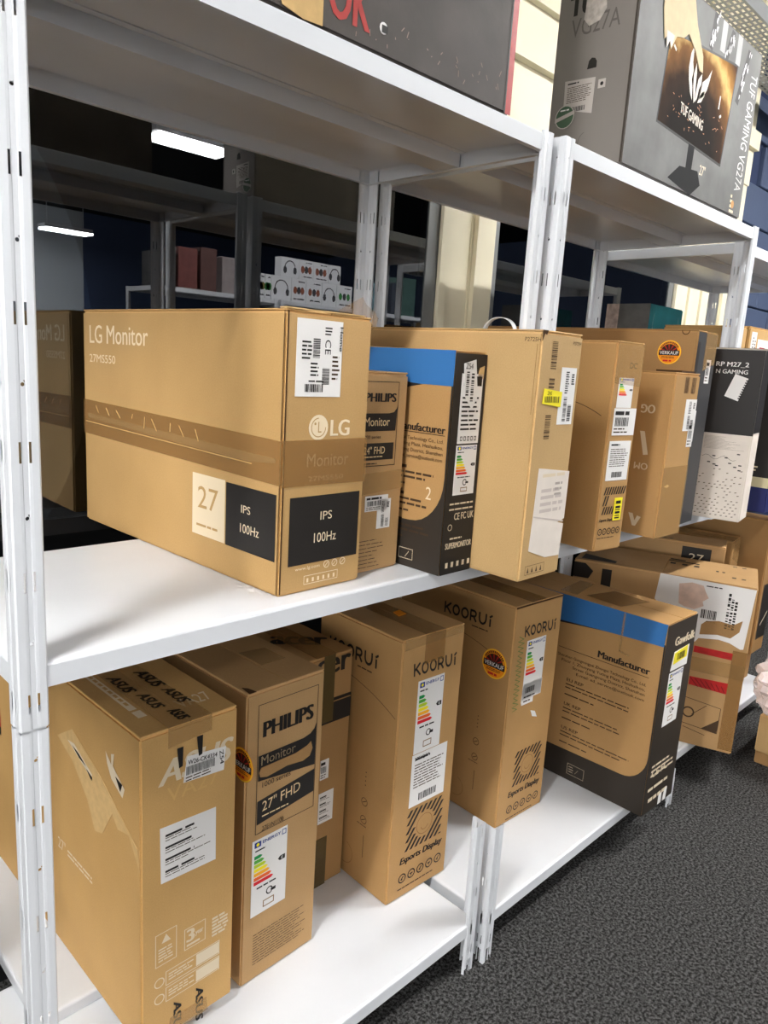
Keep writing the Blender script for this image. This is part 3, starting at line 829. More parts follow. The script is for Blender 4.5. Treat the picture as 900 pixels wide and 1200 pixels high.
C = Carton('brown hatched-print carton with round orange sale sticker on its broad side', PB['K2'], K_KOO)
f, t, l = C.F('F'), C.F('T'), C.F('L'); p = C.pr
koorui_front(C, f, -.013, .008); koorui_left(C)
C.energy(f, .062, .368, .146, .540, extra=False)
shiplabel(C, f, .066, .354, .142, .41, 5, poly=[(.060, .362), (.064, .352), (.114, .352), (.114, .374), (.148, .368), (.148, .415), (.064, .415)])
slab('torn_patch', f, [(.109, .326), (.130, .318), (.143, .297), (.120, .305)], PAPER, C.root, .0006, .0004)
for k in range(16):                                    # green scribble running down the corner
    v = .56 - k * .0135
    stroke(p, f, (.022 + random.uniform(-.002, .003), v), (.045 + random.uniform(-.004, .004), v - .010), .0022, mat('green_pen', (96, 120, 62), .6))
    stroke(p, f, (.045, v - .010), (.026, v - .013), .0018, mat('green_pen', (96, 120, 62), .6))
sale_sticker(C, l, C.d - .055, .470, .042)
C.tape(t, [(.07, .0), (.135, .0), (.135, .42), (.07, .42)], TAPE)
slab('lid_edge', f, [(.0, .640), (.211, .642), (.211, .646), (.0, .645)], SEAM, C.root, .0008, .0002)
C.done()

def maker_side(C, l, f, o, dz, small):
    """tan panel with blue band and address lines on the broad side; o = far end of the panel, dz = extra height"""
    p = C.pr; d = C.d; H = C.h
    B = .10 - .01 * small
    t3(p, l, [(0, 0), (d, 0), (d, B - .02), (d, B - .02)][:3] + [(d, H - .06), (d - .004, H - .06), (d - .004, B + .085)] + [(d - .004 - .075 * (1 - math.cos(q * PI / 16)), B + .085 - .085 * math.sin(q * PI / 16)) for q in range(1, 9)] + [(0, B - .012)], DARK)
    band = H - .062
    n = 16
    low = [(o - .30 + (d - .004 - o + .30) * k / n, band - .005 - .036 * (1 - k / n) ** 1.2 * (1 if not small else .2)) for k in range(n + 1)]
    if small: low = [(0, band), (d, band)]
    t3(p, l, low + [(d, H - .001), (o - .30, H - .001)], BLUE, .0007)
    up = [(a, b - .018 * max(0, 1 - i / (n * .7))) for i, (a, b) in enumerate(low)]
    if not small: t3(p, l, up + low[::-1], BLACK, .00065)

C = Carton('carton with blue band, tan address panel and dark base overhanging the low shelf', PB['M2'], K_KOO, name='monitor_carton')
f, l, t = C.F('F'), C.F('L'), C.F('T'); p = C.pr
maker_side(C, l, f, .3, 0, 0)
textr(p, l, 'Manufacturer', INK, .404, .428, .566, .449, bold=.05); quad(p, l, .27, .419, .566, .4205, INK)
for s_, a, b, v in (('Shenzhen Gongmingpai Zhongxi Technology Co., Ltd.', .270, .561, .389), ('Floor 1, Zhuoyang Yuting Plaza, Heshuikou,', .285, .560, .374), ('Street Guangming District, Shenzhen', .325, .561, .359), ('E-mail: ed_service@outlook.com', .340, .561, .343)):
    textr(p, l, s_, INK2, a, v, b, v + .0115, bold=.01)
for s_, v in (('EU REP', .318), ('UK REP', .239), ('US REP', .160)):
    textr(p, l, s_, INK2, .31, v, .368, v + .010, bold=.02); fine(p, l, .308, v - .026, .55, v - .004, 2, INK2, fill=.3); fine(p, l, .308, v - .05, .42, v - .036, 1, INK2, fill=.25)
frame(p, l, .346, .020, .406, .056, .002, GREYINK); stroke(p, l, (.375, .03), (.385, .045), .002, GREYINK); fine(p, l, .352, .026, .37, .050, 3, GREYINK)
quad(p, f, 0, 0, C.w, C.h - .0045, DARK)
textr(p, f, 'Gawfolk', GREYINK, .060, .512, .186, .538, e=.0009, bold=.05)
C.label(f, [(.052, .438), (.160, .436), (.160, .498), (.064, .494)])
slab('yellow_sticker', f, [(.064, .456), (.150, .462), (.150, .498), (.066, .490)], YEL, C.root, .0005, .0012)
barcode(p, f, .085, .465, .135, .486, INK, .0022, 14)
C.energy(f, .050, .266, .142, .432)
for k in range(3): fine(p, f, .025, .112 + k * .015, .17, .124 + k * .015, 1, GREYINK, .0009, .5)
textr(p, f, 'CE FC', GREYINK, .03, .112, .13, .135, e=.001, bold=.02); fine(p, f, .02, .066, .16, .082, 1, GREYINK, .0009, .6); fine(p, f, .03, .03, .15, .045, 1, GREYINK, .0009, .8)
slab('torn_patch', f, [(.10, .0), (.12, .0), (.118, .035), (.10, .03)], PAPER, C.root, .0008, .0006)
slab('torn_patch', f, [(.13, .0), (.15, .0), (.152, .04), (.135, .038)], PAPER, C.root, .0008, .0006)
C.tape(t, [(.03, .16), (.15, .13), (.16, .25), (.04, .28)], TAPE); C.tape(t, [(.02, .30), (.17, .33), (.17, .38), (.02, .36)], CLEAR)
C.tape(l, [(.466, .47), (.472, .468), (.474, .585), (.468, .585)], CLEAR); C.tape(l, [(.466, .466), (.50, .462), (.50, .466), (.466, .472)], CLEAR)
C.done()

C = Carton('large brown carton with torn white address label and two red tape bars at right', PB['BL'], K_PHI, flaps='x')
f, l, t = C.F('F'), C.F('L'), C.F('T'); p = C.pr
o = C.label(l, [(.295, .594), (.596, .589), (.585, .380), (.575, .378), (.541, .393), (.506, .398), (.444, .390), (.435, .375), (.418, .38), (.287, .501)], PAPER, 'address_label')
mb = MB(); e = .0014
t3(mb, l, [(.359, .569), (.40, .580), (.436, .575), (.445, .555), (.457, .535), (.44, .520), (.445, .505), (.417, .488), (.385, .492), (.366, .50)], mat('label_stain', (214, 186, 170), .7, var=.12, vscale=40), e)
barcode(mb, l, .44, .463, .491, .494, INK, e, 18)
for k in range(3): barcode(mb, l, .517 + k * .011, .44, .525 + k * .011, .565 - k * .012, INK, e, 16, False)
fine(mb, l, .445, .572, .50, .580, 1, INK, e); fine(mb, l, .46, .45, .49, .458, 1, INK, e)
t3(mb, l, [(.445, .404), (.50, .414), (.541, .410), (.565, .437), (.570, .478), (.544, .458), (.50, .463), (.46, .455), (.446, .44)], K_DARK, e)
mb.build('label_print', o)
for v in ((.361, .359, .335, .338), (.249, .251, .211, .219)):
    slab('red_tape', l, [(.435, v[3]), (.556, v[2]), (.558, v[1]), (.435, v[0])], RED, C.root, .0006, .0003)
for k in range(7): stroke(p, l, (.435 + k * .017, .248 - k * .002), (.465 + k * .014, .216), .002, mat('dark_red', (90, 14, 16)), .0012)
C.tape(l, [(.10, .275), (.6, .270), (.6, .322), (.10, .319)], CLEAR); C.tape(f, [(0, .270), (.28, .270), (.28, .322), (0, .322)], CLEAR)
C.tape(l, [(.555, .01), (.60, .01), (.60, .37), (.555, .37)], TAPE)
for a, b in (((.43, .171), (.547, .155)), ((.547, .155), (.546, .062)), ((.546, .062), (.43, .076)), ((.459, .112), (.502, .155)), ((.437, .062), (.51, .046))): stroke(p, l, a, b, .002, INK2)
ring(p, l, .447, .118, .020, .005, INK2, n=18); t3(p, l, [(.494, .068), (.544, .062), (.548, .115)], INK2)
t3(p, l, [(.0, .53), (.055, .53), (.07, .56), (.04, .585), (0, .585)], BLACK); quad(p, l, .100, .40, .134, .575, BLACK)
t3(p, t, [(.02, .46), (.055, .46), (.10, .58), (.02, .58)], BLACK)
fine(p, t, .16, .18, .19, .30, 3, INK); fine(p, t, .228, .235, .246, .30, 1, INK, fill=.8)
fine(p, t, .205, .18, .222, .31, 1, INK, fill=.8); fine(p, t, .08, .03, .10, .09, 2, INK2); fine(p, t, .255, .03, .27, .09, 2, INK2)
fine(p, t, .14, .10, .16, .14, 2, INK)
C.done()

C = Carton('brown carton with black 27 panel behind the torn-label carton', PB['B7'], K_PHI, flaps='x')
l, t = C.F('L'), C.F('T'); p = C.pr
quad(p, l, .348, .50, .452, .628, BLACK); textr(p, l, '27', GREYINK, .375, .575, .428, .603, e=.0009)
for k in range(3): quad(p, t, .02, .19 + k * .025, .03, .203 + k * .025, INK)
C.done()
C = Carton('brown carton with shiny taped corner behind the 27 carton', (1.80, .165, 8, .145, .33, .635, .1335), K_DARK, flaps='x')
C.tape(C.F('F'), [(.03, .56), (.144, .52), (.144, .634), (.03, .634)], CLEAR); C.tape(C.F('T'), [(.02, 0), (.10, 0), (.10, .3), (.02, .3)], TAPE); C.done()
C = Carton('flat brown carton under the tall carton on the far low shelf', (1.985, .12, 0, .115, .38, .142, .1335), K_DARK, flaps=None, name='flat_carton'); C.done()
C = Carton('tall brown carton with dark panel at the right picture edge, on the far low shelf', (1.972, .085, 0, .13, .42, .572, .2765), K_DARK, flaps='x')
quad(C.pr, C.F('F'), .025, .06, .13, .30, BLACK); stroke(C.pr, C.F('F'), (.05, .12), (.12, .17), .006, GREYINK, .0009); C.done()

# --- middle shelf --------------------------------------------------------------
C = Carton('large golden carton with white lettering and black panels on the middle shelf', PB['LG'], K_LG, flaps='y')
f, l, t = C.F('F'), C.F('L'), C.F('T'); p = C.pr
LW = mat('cream_ink', (236, 218, 186), .6)
textr(p, l, 'LG Monitor', LW, .032, .376, .270, .412, bold=.016)
textr(p, l, '27MS550', LW, .030, .338, .142, .354, bold=.0)
quad(p, l, .426, .0565, .526, .165, LW); textr(p, l, '27', K_LG, .444, .105, .506, .144, e=.0009, bold=-.02); fine(p, l, .440, .070, .512, .079, 1, K_LG, .0009)
quad(p, l, .529, .0555, .664, .163, BLACK); textr(p, l, 'IPS', LW, .573, .119, .598, .132, e=.0009); textr(p, l, '100Hz', LW, .571, .086, .622, .101, e=.0009)
quad(p, f, .018, .047, .168, .158, BLACK); textr(p, f, 'IPS', LW, .082, .117, .107, .131, e=.0009); textr(p, f, '100Hz', LW, .070, .080, .118, .096, e=.0009)
disc(p, f, .070, .267, .020, LW, n=24); ring(p, f, .070, .267, .0155, .0016, K_LG, .0009, 16, 1.6, 6.3); quad(p, f, .069, .259, .071, .276, K_LG, .0009); quad(p, f, .069, .259, .076, .261, K_LG, .0009); disc(p, f, .063, .273, .0022, K_LG, .0009, 8)
textr(p, f, 'LG', LW, .096, .253, .136, .279, bold=.03)
textr(p, f, 'Monitor', LW, .049, .205, .138, .226); textr(p, f, '27MS550', LW, .053, .182, .128, .190)
textr(p, f, 'www.lg.com', LW, .033, .036, .085, .043)
for k in range(3): ring(p, f, .100 + k * .018, .040, .0065, .0014, LW, n=12); stroke(p, f, (.097 + k * .018, .037), (.103 + k * .018, .043), .0013, LW)
frame(p, f, .052, .012, .126, .027, .001, LW)
for k in range(6): quad(p, f, .058 + k * .0115, .015, .062 + k * .0115, .022, LW)
C.tape(l, [(0, .189), (.6738, .178), (.6738, .247), (0, .260)], TAPE); C.tape(f, [(0, .176), (.178, .174), (.178, .248), (0, .248)], TAPE)
C.tape(l, [(.02, .222), (.58, .205), (.66, .212), (.66, .219), (.02, .232)], CLEAR, e0=.0014)
for k in range(9): stroke(p, l, (.06 + k * .047 + random.uniform(-.012, .012), .250 - k * .0012), (.068 + k * .047, .244 - k * .0012 - random.uniform(0, .016)), random.uniform(.001, .0022), mat('tape_glint', (226, 196, 140), .3), .0016)  # highlights on the tape, painted as pale strokes
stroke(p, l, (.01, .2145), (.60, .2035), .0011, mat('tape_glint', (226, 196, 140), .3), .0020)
stroke(p, f, (.003, .004), (.003, .44), .003, SEAM, .0008); stroke(p, l, (.6705, .004), (.6705, .44), .0018, SEAM, .0008)
C2 = shiplabel(C, f, .020, .315, .112, .431, 9, name='product_label')
mb = MB(); e = .0014
text(mb, f, 'Home', INK, (.106, .423), (.106, .386), (.095, .423)[:0] or (.113 - .0005, .423), e=e, bold=.02)
for a, b in (((.052, .405), (.066, .374)), ((.072, .36), (.087, .334))): barcode(mb, f, a[0], b[1], b[0], a[1], INK, e, 26, False)
text(mb, f, 'CE', INK, (.076, .402), (.076, .380), (.088, .402), e=e); fine(mb, f, .075, .408, .09, .422, 3, INK, e); fine(mb, f, .03, .37, .05, .40, 5, INK, e)
barcode(mb, f, .038, .322, .075, .334, INK, e, 20); fine(mb, f, .045, .336, .08, .341, 1, INK, e); fine(mb, f, .048, .345, .066, .368, 4, INK, e)
fine(mb, f, .092, .34, .108, .38, 6, INK2, e)
mb.build('label_print', C2)
# a curled end of clear tape sticking up at the back corner of the lid
bm = bmesh.new()
g = [[bm.verts.new((.176 + .018 * math.sin(j * .9) + random.uniform(-.004, .004), .004 + i * .02, .44 + j * .009 * (1.2 - i * .15) - .02)) for j in range(6)] for i in range(4)]
for i in range(3):
    for j in range(5): bm.faces.new((g[i][j], g[i + 1][j], g[i + 1][j + 1], g[i][j + 1]))
bm_obj('loose_tape_end', bm, CLEAR, C.root, True)
slab('crushed_corner', t, [(.0, .0), (.03, -.001), (.06, .004), (.09, -.001), (.16, .0), (.16, .010), (.05, .012), (.0, .016)], TORN, C.root, .002, .0002)
C.done()

C = Carton('narrow tan carton with black panel standing beside the large golden carton', PB['PM'], K_PHI)
f = C.F('F'); p = C.pr
frame(p, f, .006, .193, .092, .341, .0012, INK)
textr(p, f, 'PHILIPS', INK, .010, .306, .085, .321, bold=.055)
t3(p, f, [(.007, .255), (.088, .255), (.091, .30), (.089, .295), (.082, .288), (.07, .286), (.007, .286)], BLACK); textr(p, f, 'Monitor', WINK, .010, .264, .072, .279, e=.0009)
textr(p, f, '1000 series', INK, .008, .242, .052, .248); quad(p, f, .007, .204, .086, .234, BLACK); textr(p, f, '24" FHD', WINK, .012, .215, .064, .228, e=.0009)
fine(p, f, .012, .208, .06, .212, 1, WINK, .0009); fine(p, f, .01, .196, .05, .200, 1, INK)
C.tape(f, [(0, .142), (.116, .150), (.116, .184), (0, .180)], CLEAR)
shiplabel(C, f, .022, .112, .080, .140, 2); shiplabel(C, f, .054, .078, .088, .132, 1)
fine(p, f, .012, .006, .082, .062, 8, INK, fill=.15, full=.5)
C.done()

C = Carton('carton with blue band and black narrow end in front of the pale carton', PB['MM'], K_KOO)
f, l = C.F('F'), C.F('L'); p = C.pr
maker_side(C, l, f, .3, 0, 1)
t3(p, l, [(.393, .342), (.43, .3395), (.39, .332), (.30, .33), (.30, .342)], BLACK, .0009)
textr(p, l, 'Manufacturer', INK, .375, .256, .490, .270, bold=.05); quad(p, l, .20, .2525, .490, .2537, INK)
for s_, a, v in (('Gongmingpai Technology Co., Ltd.', .345, .237), ('Zhuoyang Yuting Plaza, Heshuikou,', .335, .226), ('Guangming District, Shenzhen', .36, .215), ('E-mail: ed_service@outlook.com', .36, .204)):
    textr(p, l, s_, INK2, a, v, .488, v + .0085, bold=.01)
for v in (.185, .135, .085):
    fine(p, l, .33, v, .42, v + .007, 1, INK2, fill=.8); fine(p, l, .33, v - .020, .48, v - .002, 2, INK2, fill=.45); fine(p, l, .33, v - .032, .42, v - .024, 1, INK2, fill=.45)
frame(p, l, .398, .014, .434, .035, .0015, GREYINK); stroke(p, l, (.415, .018), (.424, .030), .0015, GREYINK)
textr(p, l, '2', GREYINK, .455, .135, .468, .158)
quad(p, f, 0, 0, C.w, C.h - .0045, BLACK)
C.label(f, rect(.021, .240, .081, .363)); quad(p, f, .027, .342, .078, .359, INK, .0014)
fine(p, f, .026, .262, .076, .325, 8, INK, .0014, .4); [frame(p, f, .028 + k * .010, .245, .034 + k * .010, .253, .0014, INK, .0014) for k in range(5)]
slab('shipping_sticker', f, [(.030, .325), (.054, .300), (.068, .325), (.056, .388), (.023, .380)], PAPER, C.root, .0006, .0012)
barcode(p, f, .032, .325, .040, .368, INK, .0022, 20, False); barcode(p, f, .046, .315, .054, .368, INK, .0022, 18, False); textr(p, f, 'Z54', INK, .028, .371, .048, .381, e=.0022)
C.energy(f, .020, .147, .080, .237)
slab('torn_patch', f, [(.064, .357), (.082, .355), (.083, .378), (.07, .374)], TORN, C.root, .0006, .0004)
for k, v in ((0, .118), (1, .128)): fine(p, f, .014, v, .088, v + .006, 1, GREYINK, .0009, .5)
textr(p, f, 'CE FC UK', GREYINK, .030, .101, .086, .114, e=.0009, bold=.01); ring(p, f, .02, .088, .006, .0012, GREYINK, .0009)
fine(p, f, .022, .064, .066, .069, 1, GREYINK, .0009, .6); textr(p, f, 'SUPERMONITOR', GREYINK, .011, .048, .086, .059, e=.0009, bold=.02)
for k in range(5): quad(p, f, .015 + k * .016, .012, .022 + k * .016, .022, GREYINK, .0009)
C.done()

C = Carton('pale kraft carton with yellow sticker and torn paper beside the first rack posts', PB['DM'], K_DELL)
f, l, t = C.F('F'), C.F('L'), C.F('T'); p = C.pr
k_ = .88
shiplabel(C, f, .081 * k_, .283, .137 * k_, .384, 1)
o = slab('yellow_sticker', f, [(.020 * k_, .320), (.087 * k_, .314), (.089 * k_, .341), (.023 * k_, .346)], YEL, C.root, .0008, .0010)
mb = MB(); barcode(mb, f, .026 * k_, .322, .082 * k_, .333, mat('yellow_dark', (120, 112, 30)), .0022, 18); textr(mb, f, 'Z45', INK, .034 * k_, .335, .05 * k_, .3415, e=.0022); mb.build('label_print', o)
DB = mat('printed_barcode', (92, 70, 46), .7)
for a, b in ((.380, .428), (.347, .365), (.258, .303)): barcode(p, f, .038 * k_, a, .058 * k_, b, DB, .0006, int((b - a) / .0023), False)
o = slab('torn_paper', f, [(.026 * k_, .055), (.09 * k_, .036), (.145 * k_, .034), (.150 * k_, .095), (.125 * k_, .100), (.151 * k_, .105), (.152 * k_, .195), (.10 * k_, .200), (.034 * k_, .206), (.030 * k_, .12)], PAPER2, C.root, .0008, .0002)
mb = MB(); fine(mb, f, .05 * k_, .185, .14 * k_, .198, 1, GREYINK, .0013); fine(mb, f, .05 * k_, .12, .14 * k_, .17, 4, mat('pale_print', (200, 188, 180)), .0013, .5); fine(mb, f, .10 * k_, .15, .13 * k_, .18, 3, mat('grey_print', (170, 160, 152)), .0013); stroke(mb, f, (.03 * k_, .118), (.148 * k_, .100), .0025, mat('pale_print', (200, 188, 180)), .0014); mb.build('label_print', o)
frame(p, f, .018, .010, .080, .027, .0008, INK2)
for k in range(4): t3(p, f, [(.024 + k * .014, .013), (.030 + k * .014, .013), (.027 + k * .014, .024)], INK2)
textr(p, l, 'P2725H', INK2, .566, .424, .598, .431); textr(p, f, 'P2725H', INK2, .100, .424, .126, .430)
slab('crushed_corner', f, [(.0, .425), (.006, .438), (.012, .436), (.016, .4435), (.0, .4435)], SEAM, C.root, .001, .0002)
stroke(p, l, (.592, .42), (.592, .30), .0010, INKL)
C.done()
# loop of strap on its lid
bm = bmesh.new(); n = 26
rows = []
for i in range(n + 1):
    a = PI * i / n; y = .036 + .036 * math.cos(a); z = .027 * math.sin(a)
    rows.append([bm.verts.new((x, y + q * math.cos(a), z + q * math.sin(a))) for x, q in ((-.006, 0), (.006, 0), (.006, .0012), (-.006, .0012))])
for a, b in zip(rows, rows[1:]):
    for k in range(4): bm.faces.new((a[k], a[(k + 1) % 4], b[(k + 1) % 4], b[k]))
o = bm_obj('strap_loop', bm, film('white_strap', (225, 226, 228), .75, .3), None, True); o.location = (-.02, 0, 1.4527)
o['label'] = 'loop of white packing strap standing on the pale kraft carton'; o['category'] = 'strap'

C = Carton('slim brown hatched-print carton with a small yellow sticker on the middle shelf', PB['KM'], K_KOO)
f, l = C.F('F'), C.F('L'); p = C.pr
C.tape(f, [(.002, .36), (.094, .355), (.094, .4455), (.002, .4455)], CLEAR)
C.energy(f, .018, .310, .070, .372, extra=False)
shiplabel(C, f, .014, .252, .092, .309, 2, name='importer_label'); shiplabel(C, f, .011, .155, .087, .240, 0, name='importer_label')
for k in range(9): 
    a = .012 + k * .0085
    for v0_, v1_ in ((.081, .098), (.124, .141)):
        if v0_ < .1 and k > 4: continue
        t3(p, f, [(a, v0_), (a + .0045, v0_), (a + .011, v1_), (a + .0065, v1_)], INK)
for k in range(2): t3(p, f, [(.012 + k * .009, .10), (.0165 + k * .009, .10), (.024 + k * .009, .122), (.019 + k * .009, .122)], INK)
textr(p, f, 'Esports Display', INK, .008, .064, .058, .072, shear=.2, bold=.02)
for k in range(5): ring(p, f, .014 + k * .016, .043, .0075, .002, INK, n=14); quad(p, f, .012 + k * .016, .042, .016 + k * .016, .044, INK)
fine(p, f, .006, .027, .084, .031, 1, INK2)
o = slab('yellow_sticker', f, rect(.053, .066, .081, .116), YEL, C.root, .0008, .0012); mb = MB(); barcode(mb, f, .058, .07, .075, .11, INK, .0024, 8, False); mb.build('label_print', o)
textr(p, f, 'DC', INK2, .050, .392, .075, .404)
d = C.d
pts = [(d - .16 + k * .01, .30 - .0002 * (k - 2) ** 2 * 1.0 + .02) for k in range(15)]
for a, b in zip(pts, pts[1:]): stroke(p, l, a, b, .0014, INK2)
quad(p, l, d - .16, .395, d - .145, .42, INK)
C.done()

C = Carton('brown carton with pale upside-down lettering in front of the dark-ended carton', PB['AM'], K_KOO)
f, l, t = C.F('F'), C.F('L'), C.F('T'); p = C.pr
for k in range(2): barcode(p, f, .050 + k * .037, .345, .074 + k * .037, .382, mat('smudged_ink', (84, 62, 40), .7), .0006, 12)
shiplabel(C, f, .069, .256, .126, .331, 1)
shiplabel(C, f, .100, .217, .1285, .276, 2)
C.tape(f, [(.0, .0), (.128, .0), (.128, .172), (.0, .171)], CLEAR); slab('torn_patch', f, [(.012, .125), (.03, .122), (.04, .126), (.028, .13)], TORN, C.root)
d = C.d
text(p, l, 'OG', GREYINK, (d - .040, .314), (d - .074, .314), (d - .040, .294), bold=.04)
t3(p, l, [(d - .070, .251), (d - .058, .251), (d - .043, .197), (d - .055, .195)], GREYINK)
text(p, l, 'OM', GREYINK, (d - .040, .176), (d - .074, .176), (d - .040, .160), bold=.02)
t3(p, l, [(d - .073, .052), (d - .062, .052), (d - .055, .035), (d - .050, .048), (d - .040, .046), (d - .052, .022), (d - .060, .022)], GREYINK)
slab('raised_flap', t, [(.03, .002), (.12, .01), (.128, .05), (.02, .06)], SEAM, C.root, .004, .0004)
C.done()

C = Carton('long brown carton with dark narrow end and round sale sticker behind the others', PB['VK'], K_DARK, flaps='y')
f, l = C.F('F'), C.F('L'); p = C.pr
sale_sticker(C, l, .553, .442, .030)
ring(p, l, .588, .496, .010, .002, SEAM, n=10, a0=PI, a1=2 * PI)
quad(p, f, 0, 0, C.w, C.h - .0045, mat('charcoal_print', (62, 62, 64), .5, var=.06)); quad(p, f, .004, .05, .02, .47, BLACK, .0008)
C.tape(f, [(.06, .40), (.147, .42), (.147, .4985), (.06, .4985)], CLEAR)
shiplabel(C, f, .085, .37, .12, .43, 2); shiplabel(C, f, .02, .22, .06, .30, 2)
C.done()

C = Carton('carton with black upper half and white speckled lower half on the middle shelf', PB['AO'], PAPER2, flaps='y')
f, l, t = C.F('F'), C.F('L'), C.F('T'); p = C.pr; d = C.d
BK = mat('black_sleeve', (40, 38, 38), .45, var=.08)
quad(p, l, 0, .238, d, C.h - .0042, BK); quad(p, f, 0, .245, C.w, C.h - .0042, BK); quad(p, t, .001, .001, C.w - .001, d, BK)
textr(p, l, 'RP M27_2', PAPER, d - .118, .417, d - .036, .431, bold=.03); textr(p, l, 'N GAMING', PAPER, d - .116, .400, d - .036, .411, bold=.02)
shiplabel(C, l, 0, 0, 1, 1, 9, poly=[(d - .086, .340), (d - .050, .328), (d - .032, .389), (d - .066, .400)], name='address_sticker')
for k in range(9): t3(p, l, [(d - .052 + k * .0018, .334 + k * .006), (d - .044 + k * .0018, .333 + k * .006), (d - .043 + k * .0018, .336 + k * .006), (d - .051 + k * .0018, .3375 + k * .006)], INK, .0014)
for i in range(16):
    for j in range(9):
        u = d - .135 + j * .014 + (i % 2) * .007; v = .012 + i * .0085
        if u < d - .01 and random.random() < (.95 - i * .035): stroke(p, l, (u, v), (u + .005, v + .001), .002, DB)
for i in range(12): fine(p, l, d - .12, .195 + i * .003, d - .01 - i * .003, .197 + i * .003, 1, DB, fill=.25, full=.5)
for k in range(10):
    u = d - random.uniform(.02, .12); v = random.uniform(.14, .19); stroke(p, l, (u, v), (u + .008, v), .003, INK)
pts = [(d - .12 + k * .008, .172 + .006 * math.sin(k * 1.1)) for k in range(12)]
for a, b in zip(pts, pts[1:]): stroke(p, l, a, b, .0008, DB)
C.done()

C = Carton('black box with cream and navy bands at the right edge of the middle shelf', (1.131, -.135, 0, .16, .165, .45, 1.0085), BK, flaps=None, name='product_box', cat='box')
f, l = C.F('F'), C.F('L'); p = C.pr
NAVY = mat('navy_print', (38, 44, 96), .5)
for F_, a in ((f, C.w), (l, C.d)): quad(p, F_, 0, .002, a, .075, NAVY); quad(p, F_, 0, .075, a, .105, mat('cream_band', (206, 196, 160), .5)); fine(p, F_, .01, .12, a - .01, .14, 2, GREYINK)
C.label(f, rect(.02, .30, .12, .37)); C.label(f, rect(.02, .25, .1, .285)); C.done()
C = Carton('narrow brown carton with open flap edge at the right, before the blue wall', (1.236, .05, 0, .054, .25, .553, 1.0085), K_LG); C.done()
C = Carton('brown carton with white label and red mark at the right, before the blue wall', (1.298, .045, 0, .2, .25, .556, 1.0085), K_LG)
C.label(C.F('F'), rect(.08, .42, .18, .52)); fine(C.pr, C.F('F'), .10, .45, .16, .50, 3, RED, .0014); shiplabel(C, C.F('F'), .02, .30, .065, .54, 1); C.done()
C = Carton('plain brown carton hidden below the teal box', (1.36, .325, 0, .3, .2, .43, 1.0085), K_DARK); C.done()
C = Carton('teal box with pale curved horn picture and grey side, behind the rack', (1.364, .42, 0, .27, .17, .205, 1.4390), mat('teal_print', (44, 120, 128), .4, var=.25, vscale=14), flaps=None, name='product_box', cat='box')
f, l = C.F('F'), C.F('L'); p = C.pr
quad(p, l, 0, 0, C.d, C.h, mat('grey_side', (96, 94, 92), .5, var=.2, vscale=20)); quad(p, l, 0, 0, .05, C.h, mat('swirl_side', (180, 160, 150), .5, var=.35, vscale=40), .0009)
HORN = mat('horn_print', (214, 214, 200), .5, var=.12, vscale=40)
for sg in (-1, 1):
    cx = .135
    for k in range(10):
        a = k / 10; b = (k + 1) / 10
        P_ = lambda q: (cx + sg * (.03 + .075 * math.sin(q * 2.0)), .07 + .02 * q + .085 * q * q)
        w_ = lambda q: .034 * (1 - q) + .003
        (x0, y0), (x1, y1) = P_(a), P_(b); t3(p, f, [(x0, y0 - w_(a)), (x1, y1 - w_(b)), (x1, y1), (x0, y0)], HORN)
disc(p, f, .135, .075, .045, HORN, ry=.05, n=16); fine(p, f, .10, .03, .17, .06, 2, INK2, .0009)
C.done()

# --- top shelves ---------------------------------------------------------------
C = Carton('worn charcoal carton with red lettering and red edge on top of the first rack', PB['RO'], mat('charcoal_carton', (74, 68, 64), .6, var=.22, vscale=12, bump=.1, bscale=120))
f = C.F('F'); p = C.pr
RL = mat('faded_red', (176, 62, 58), .6, var=.12, vscale=40)
textr(p, f, 'TOK', RL, .250, .020, .357, .085, bold=.02)
quad(p, f, .683, 0, .698, .49, RED); quad(p, f, .679, 0, .683, .49, BLACK, .0008)
slab('torn_patch', f, [(.195, .05), (.205, .006), (.24, .000), (.272, .002), (.272, .06), (.23, .09)], TORN, C.root, .001, .0004)
o = slab('hand_hole', f, [(.385 + .008 * math.cos(k * PI / 6), .036 + .008 * math.sin(k * PI / 6)) for k in range(12)], PAPER, C.root, .0006, .0004); quad(p, f, .381, .030, .393, .040, INK, .0014)
for k in range(26):
    u, v = random.uniform(.3, .67), random.uniform(.014, .055); stroke(p, f, (u, v), (u + random.uniform(-.006, .006), v + random.uniform(-.01, .01)), .0015, mat('scuff', (150, 128, 118), .8))
C.done()

